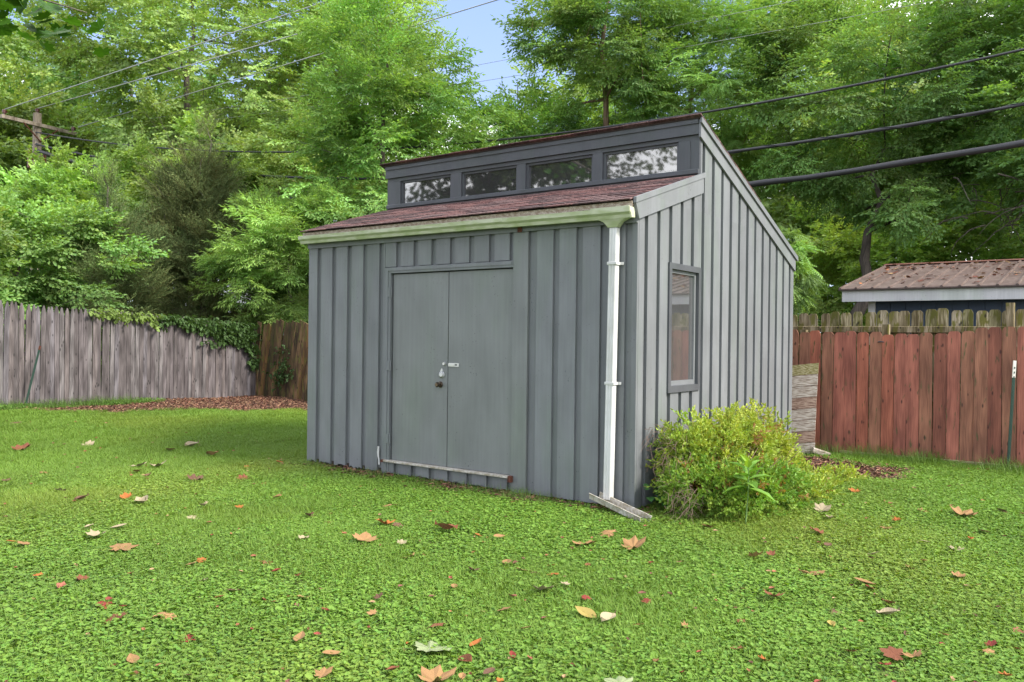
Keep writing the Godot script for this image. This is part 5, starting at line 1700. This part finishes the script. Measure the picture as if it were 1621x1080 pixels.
func build_fallen() -> void:
	var cols := [Color(0.40, 0.33, 0.21), Color(0.36, 0.205, 0.09), Color(0.42, 0.14, 0.035), Color(0.21, 0.075, 0.038), Color(0.23, 0.04, 0.03), Color(0.15, 0.08, 0.05), Color(0.34, 0.13, 0.085), Color(0.40, 0.31, 0.09), Color(0.33, 0.39, 0.20)]
	var words := ["cream", "tan", "orange", "rust brown", "red", "dark brown", "pink", "yellow", "pale green"]
	var shapes := []
	for k in 9:
		var row := []
		for v in 6:
			var m: StandardMaterial3D = M.fallen.duplicate()
			m.vertex_color_use_as_albedo = false
			m.albedo_color = (cols[k] * [0.66, 0.74, 0.82, 0.72, 0.68, 0.78][v]).linear_to_srgb()
			row.append(leaf_shape(1.0, v, v * 7 + k, m))
		shapes.append(row)
	var special := {86: "largest pale green leaf lying face down on the near lawn", 89: "large curled tan leaf at the near edge of the lawn", 97: "pale green leaf at the near edge of the lawn, below the trough", 81: "long curled cream leaf with a raised end on the middle lawn", 80: "flat yellow leaf beside the long curled cream leaf", 13: "largest cream leaf, folded, on the lawn between the fence and shed doors", 60: "dark rust leaf rolled lengthwise on the lawn before the doors", 40: "large pink leaf on the lawn before the shed's far corner", 0: "rust brown leaf lying alone nearest the stockade fence", 36: "tan star-shaped leaf standing on the near lawn", 131: "large rust leaf standing upright on the near lawn below the bush"}
	rng.seed = 1500
	# leaves of one colour in one stretch of lawn are told apart by their order from the fence side
	var kin := {}
	var zones := []
	for i in LEAVES.size():
		var q: Array = LEAVES[i]
		var rel := Vector2(q[0] - 3.47, q[1] - 6.55)
		var dep := rel.dot(Vector2(-0.593, -0.805))
		var zone := "on the far lawn"
		if dep < 4.3: zone = "along the near edge of the lawn"
		elif dep < 5.4: zone = "on the near lawn"
		elif q[1] > 0.0 and q[0] > -4.4 and q[0] < 0.4: zone = "on the lawn before the shed"
		elif q[0] > 0.4: zone = "on the lawn beside the bush"
		elif q[0] < -4.4: zone = "on the lawn towards the stockade fence"
		zones.append(zone)
		if special.has(i):
			continue
		var key: String = words[q[3]] + "|" + zone
		if not kin.has(key):
			kin[key] = []
		kin[key].append([rel.dot(Vector2(0.805, -0.593)) / dep, i])
	var order := {}
	var nth := ["first", "second", "third", "fourth", "fifth", "sixth", "seventh", "eighth", "ninth", "tenth", "eleventh", "twelfth"]
	for key in kin:
		kin[key].sort()
		var n: int = kin[key].size()
		for k in n:
			order[kin[key][k][1]] = "" if n == 1 else ("leftmost" if k == 0 else ("rightmost" if k == n - 1 else nth[k] + " from left"))
	for i in LEAVES.size():
		var q: Array = LEAVES[i]
		var x: float = q[0]
		var z: float = q[1]
		var label := ""
		if special.has(i):
			label = special[i]
		elif order[i] == "":
			label = "small %s fallen leaf %s" % [words[q[3]], zones[i]]
		else:
			label = "%s of the %s fallen leaves %s" % [order[i], words[q[3]], zones[i]]
		var v := rng.randi() % 4
		if R(0, 1) < 0.3: v = 4 + rng.randi() % 2
		if i == 81 or i == 60 or i == 13: v = 5
		if i == 86 or i == 89: v = 0 if i == 86 else 3
		var s: float = clampf(q[2] * 1.4, 0.06, 0.22)
		var b := Basis(Vector3.UP, R(0, TAU)) * Basis(Vector3(1, 0, 0), R(-0.3, 0.3)) * Basis(Vector3(0, 0, 1), R(-0.25, 0.35))
		var o := put("fallen_leaf", shapes[q[3]][v], self, Transform3D(b.scaled(Vector3.ONE * s), Vector3(x, ground_y(x, z) + R(0.035, 0.052), z)))
		tag(o, label, "leaf", "fallen leaves on the lawn")

func make_sky() -> Sky:
	var w := 1024
	var h := 512
	var im := Image.create(w, h, false, Image.FORMAT_RGBF)
	var n1 := noise(607, 0.9, 5)
	for y in h:
		var th := PI * (y + 0.5) / h
		var up := cos(th)
		var sr := sin(th)
		for x in w:
			var ph := TAU * (x + 0.5) / w
			var d := Vector3(sin(ph) * sr, up, -cos(ph) * sr)
			var e := maxf(up, 0.0) + 0.25
			var t := n1.get_noise_3d(d.x / e * 1.1, 3.0, d.z / e * 1.1 + 0.3)
			var cloud := smoothstep(-0.24, 0.10, t)
			var blue := Color(0.10, 0.165, 0.34).lerp(Color(0.32, 0.39, 0.54), pow(1.0 - maxf(up, 0.0), 3.0))
			var bright := 0.93 + 0.16 * n1.get_noise_3d(d.x / e * 2.3 + 9.0, 8.0, d.z / e * 2.3)
			var c := blue.lerp(Color(bright, bright, bright * 1.02), cloud)
			if up < 0.0:
				c = c.lerp(Color(0.16, 0.19, 0.11), smoothstep(0.0, 0.05, -up))
			im.set_pixel(x, y, c)
	var sm := PanoramaSkyMaterial.new()
	sm.panorama = ImageTexture.create_from_image(im)
	var s := Sky.new()
	s.sky_material = sm
	return s

func _ready() -> void:
	# camera, sky, sun, exposure
	var cam := Camera3D.new()
	cam.name = "camera"
	cam.fov = 44.33
	cam.far = 400.0
	cam.near = 0.05
	add_child(cam)
	cam.position = Vector3(3.4723, 1.4816, 6.5518)
	cam.rotation = Vector3(-0.0024, 0.6349, 0.0122)
	cam.current = true
	var env := Environment.new()
	env.background_mode = Environment.BG_SKY
	env.sky = make_sky()
	env.background_energy_multiplier = 0.66
	env.tonemap_mode = Environment.TONE_MAPPER_LINEAR
	env.tonemap_exposure = 4.75
	env.sdfgi_enabled = true
	env.ssao_enabled = true
	env.ssil_enabled = true
	var we := WorldEnvironment.new()
	we.name = "world_environment"
	we.environment = env
	add_child(we)
	var sun := DirectionalLight3D.new()
	sun.name = "sun"
	sun.light_energy = 0.5
	sun.light_color = Color(1.0, 0.97, 0.92)
	sun.light_angular_distance = 14.0
	sun.shadow_enabled = true
	add_child(sun)
	sun.look_at_from_position(Vector3(7.4, 6.2, -0.9), Vector3.ZERO, Vector3.UP)
	print("sky ", Time.get_ticks_msec())
	make_materials()
	print("materials ", Time.get_ticks_msec())
	build_ground()
	build_mulch()
	build_shed()
	build_fences()
	build_neighbour()
	print("built ", Time.get_ticks_msec())
	build_trees()
	build_sycamore()
	print("trees ", Time.get_ticks_msec())
	build_lines()
	build_yard_things()
	build_bush()
	build_ivy()
	build_lawn()
	build_fallen()
	print("done ", Time.get_ticks_msec())
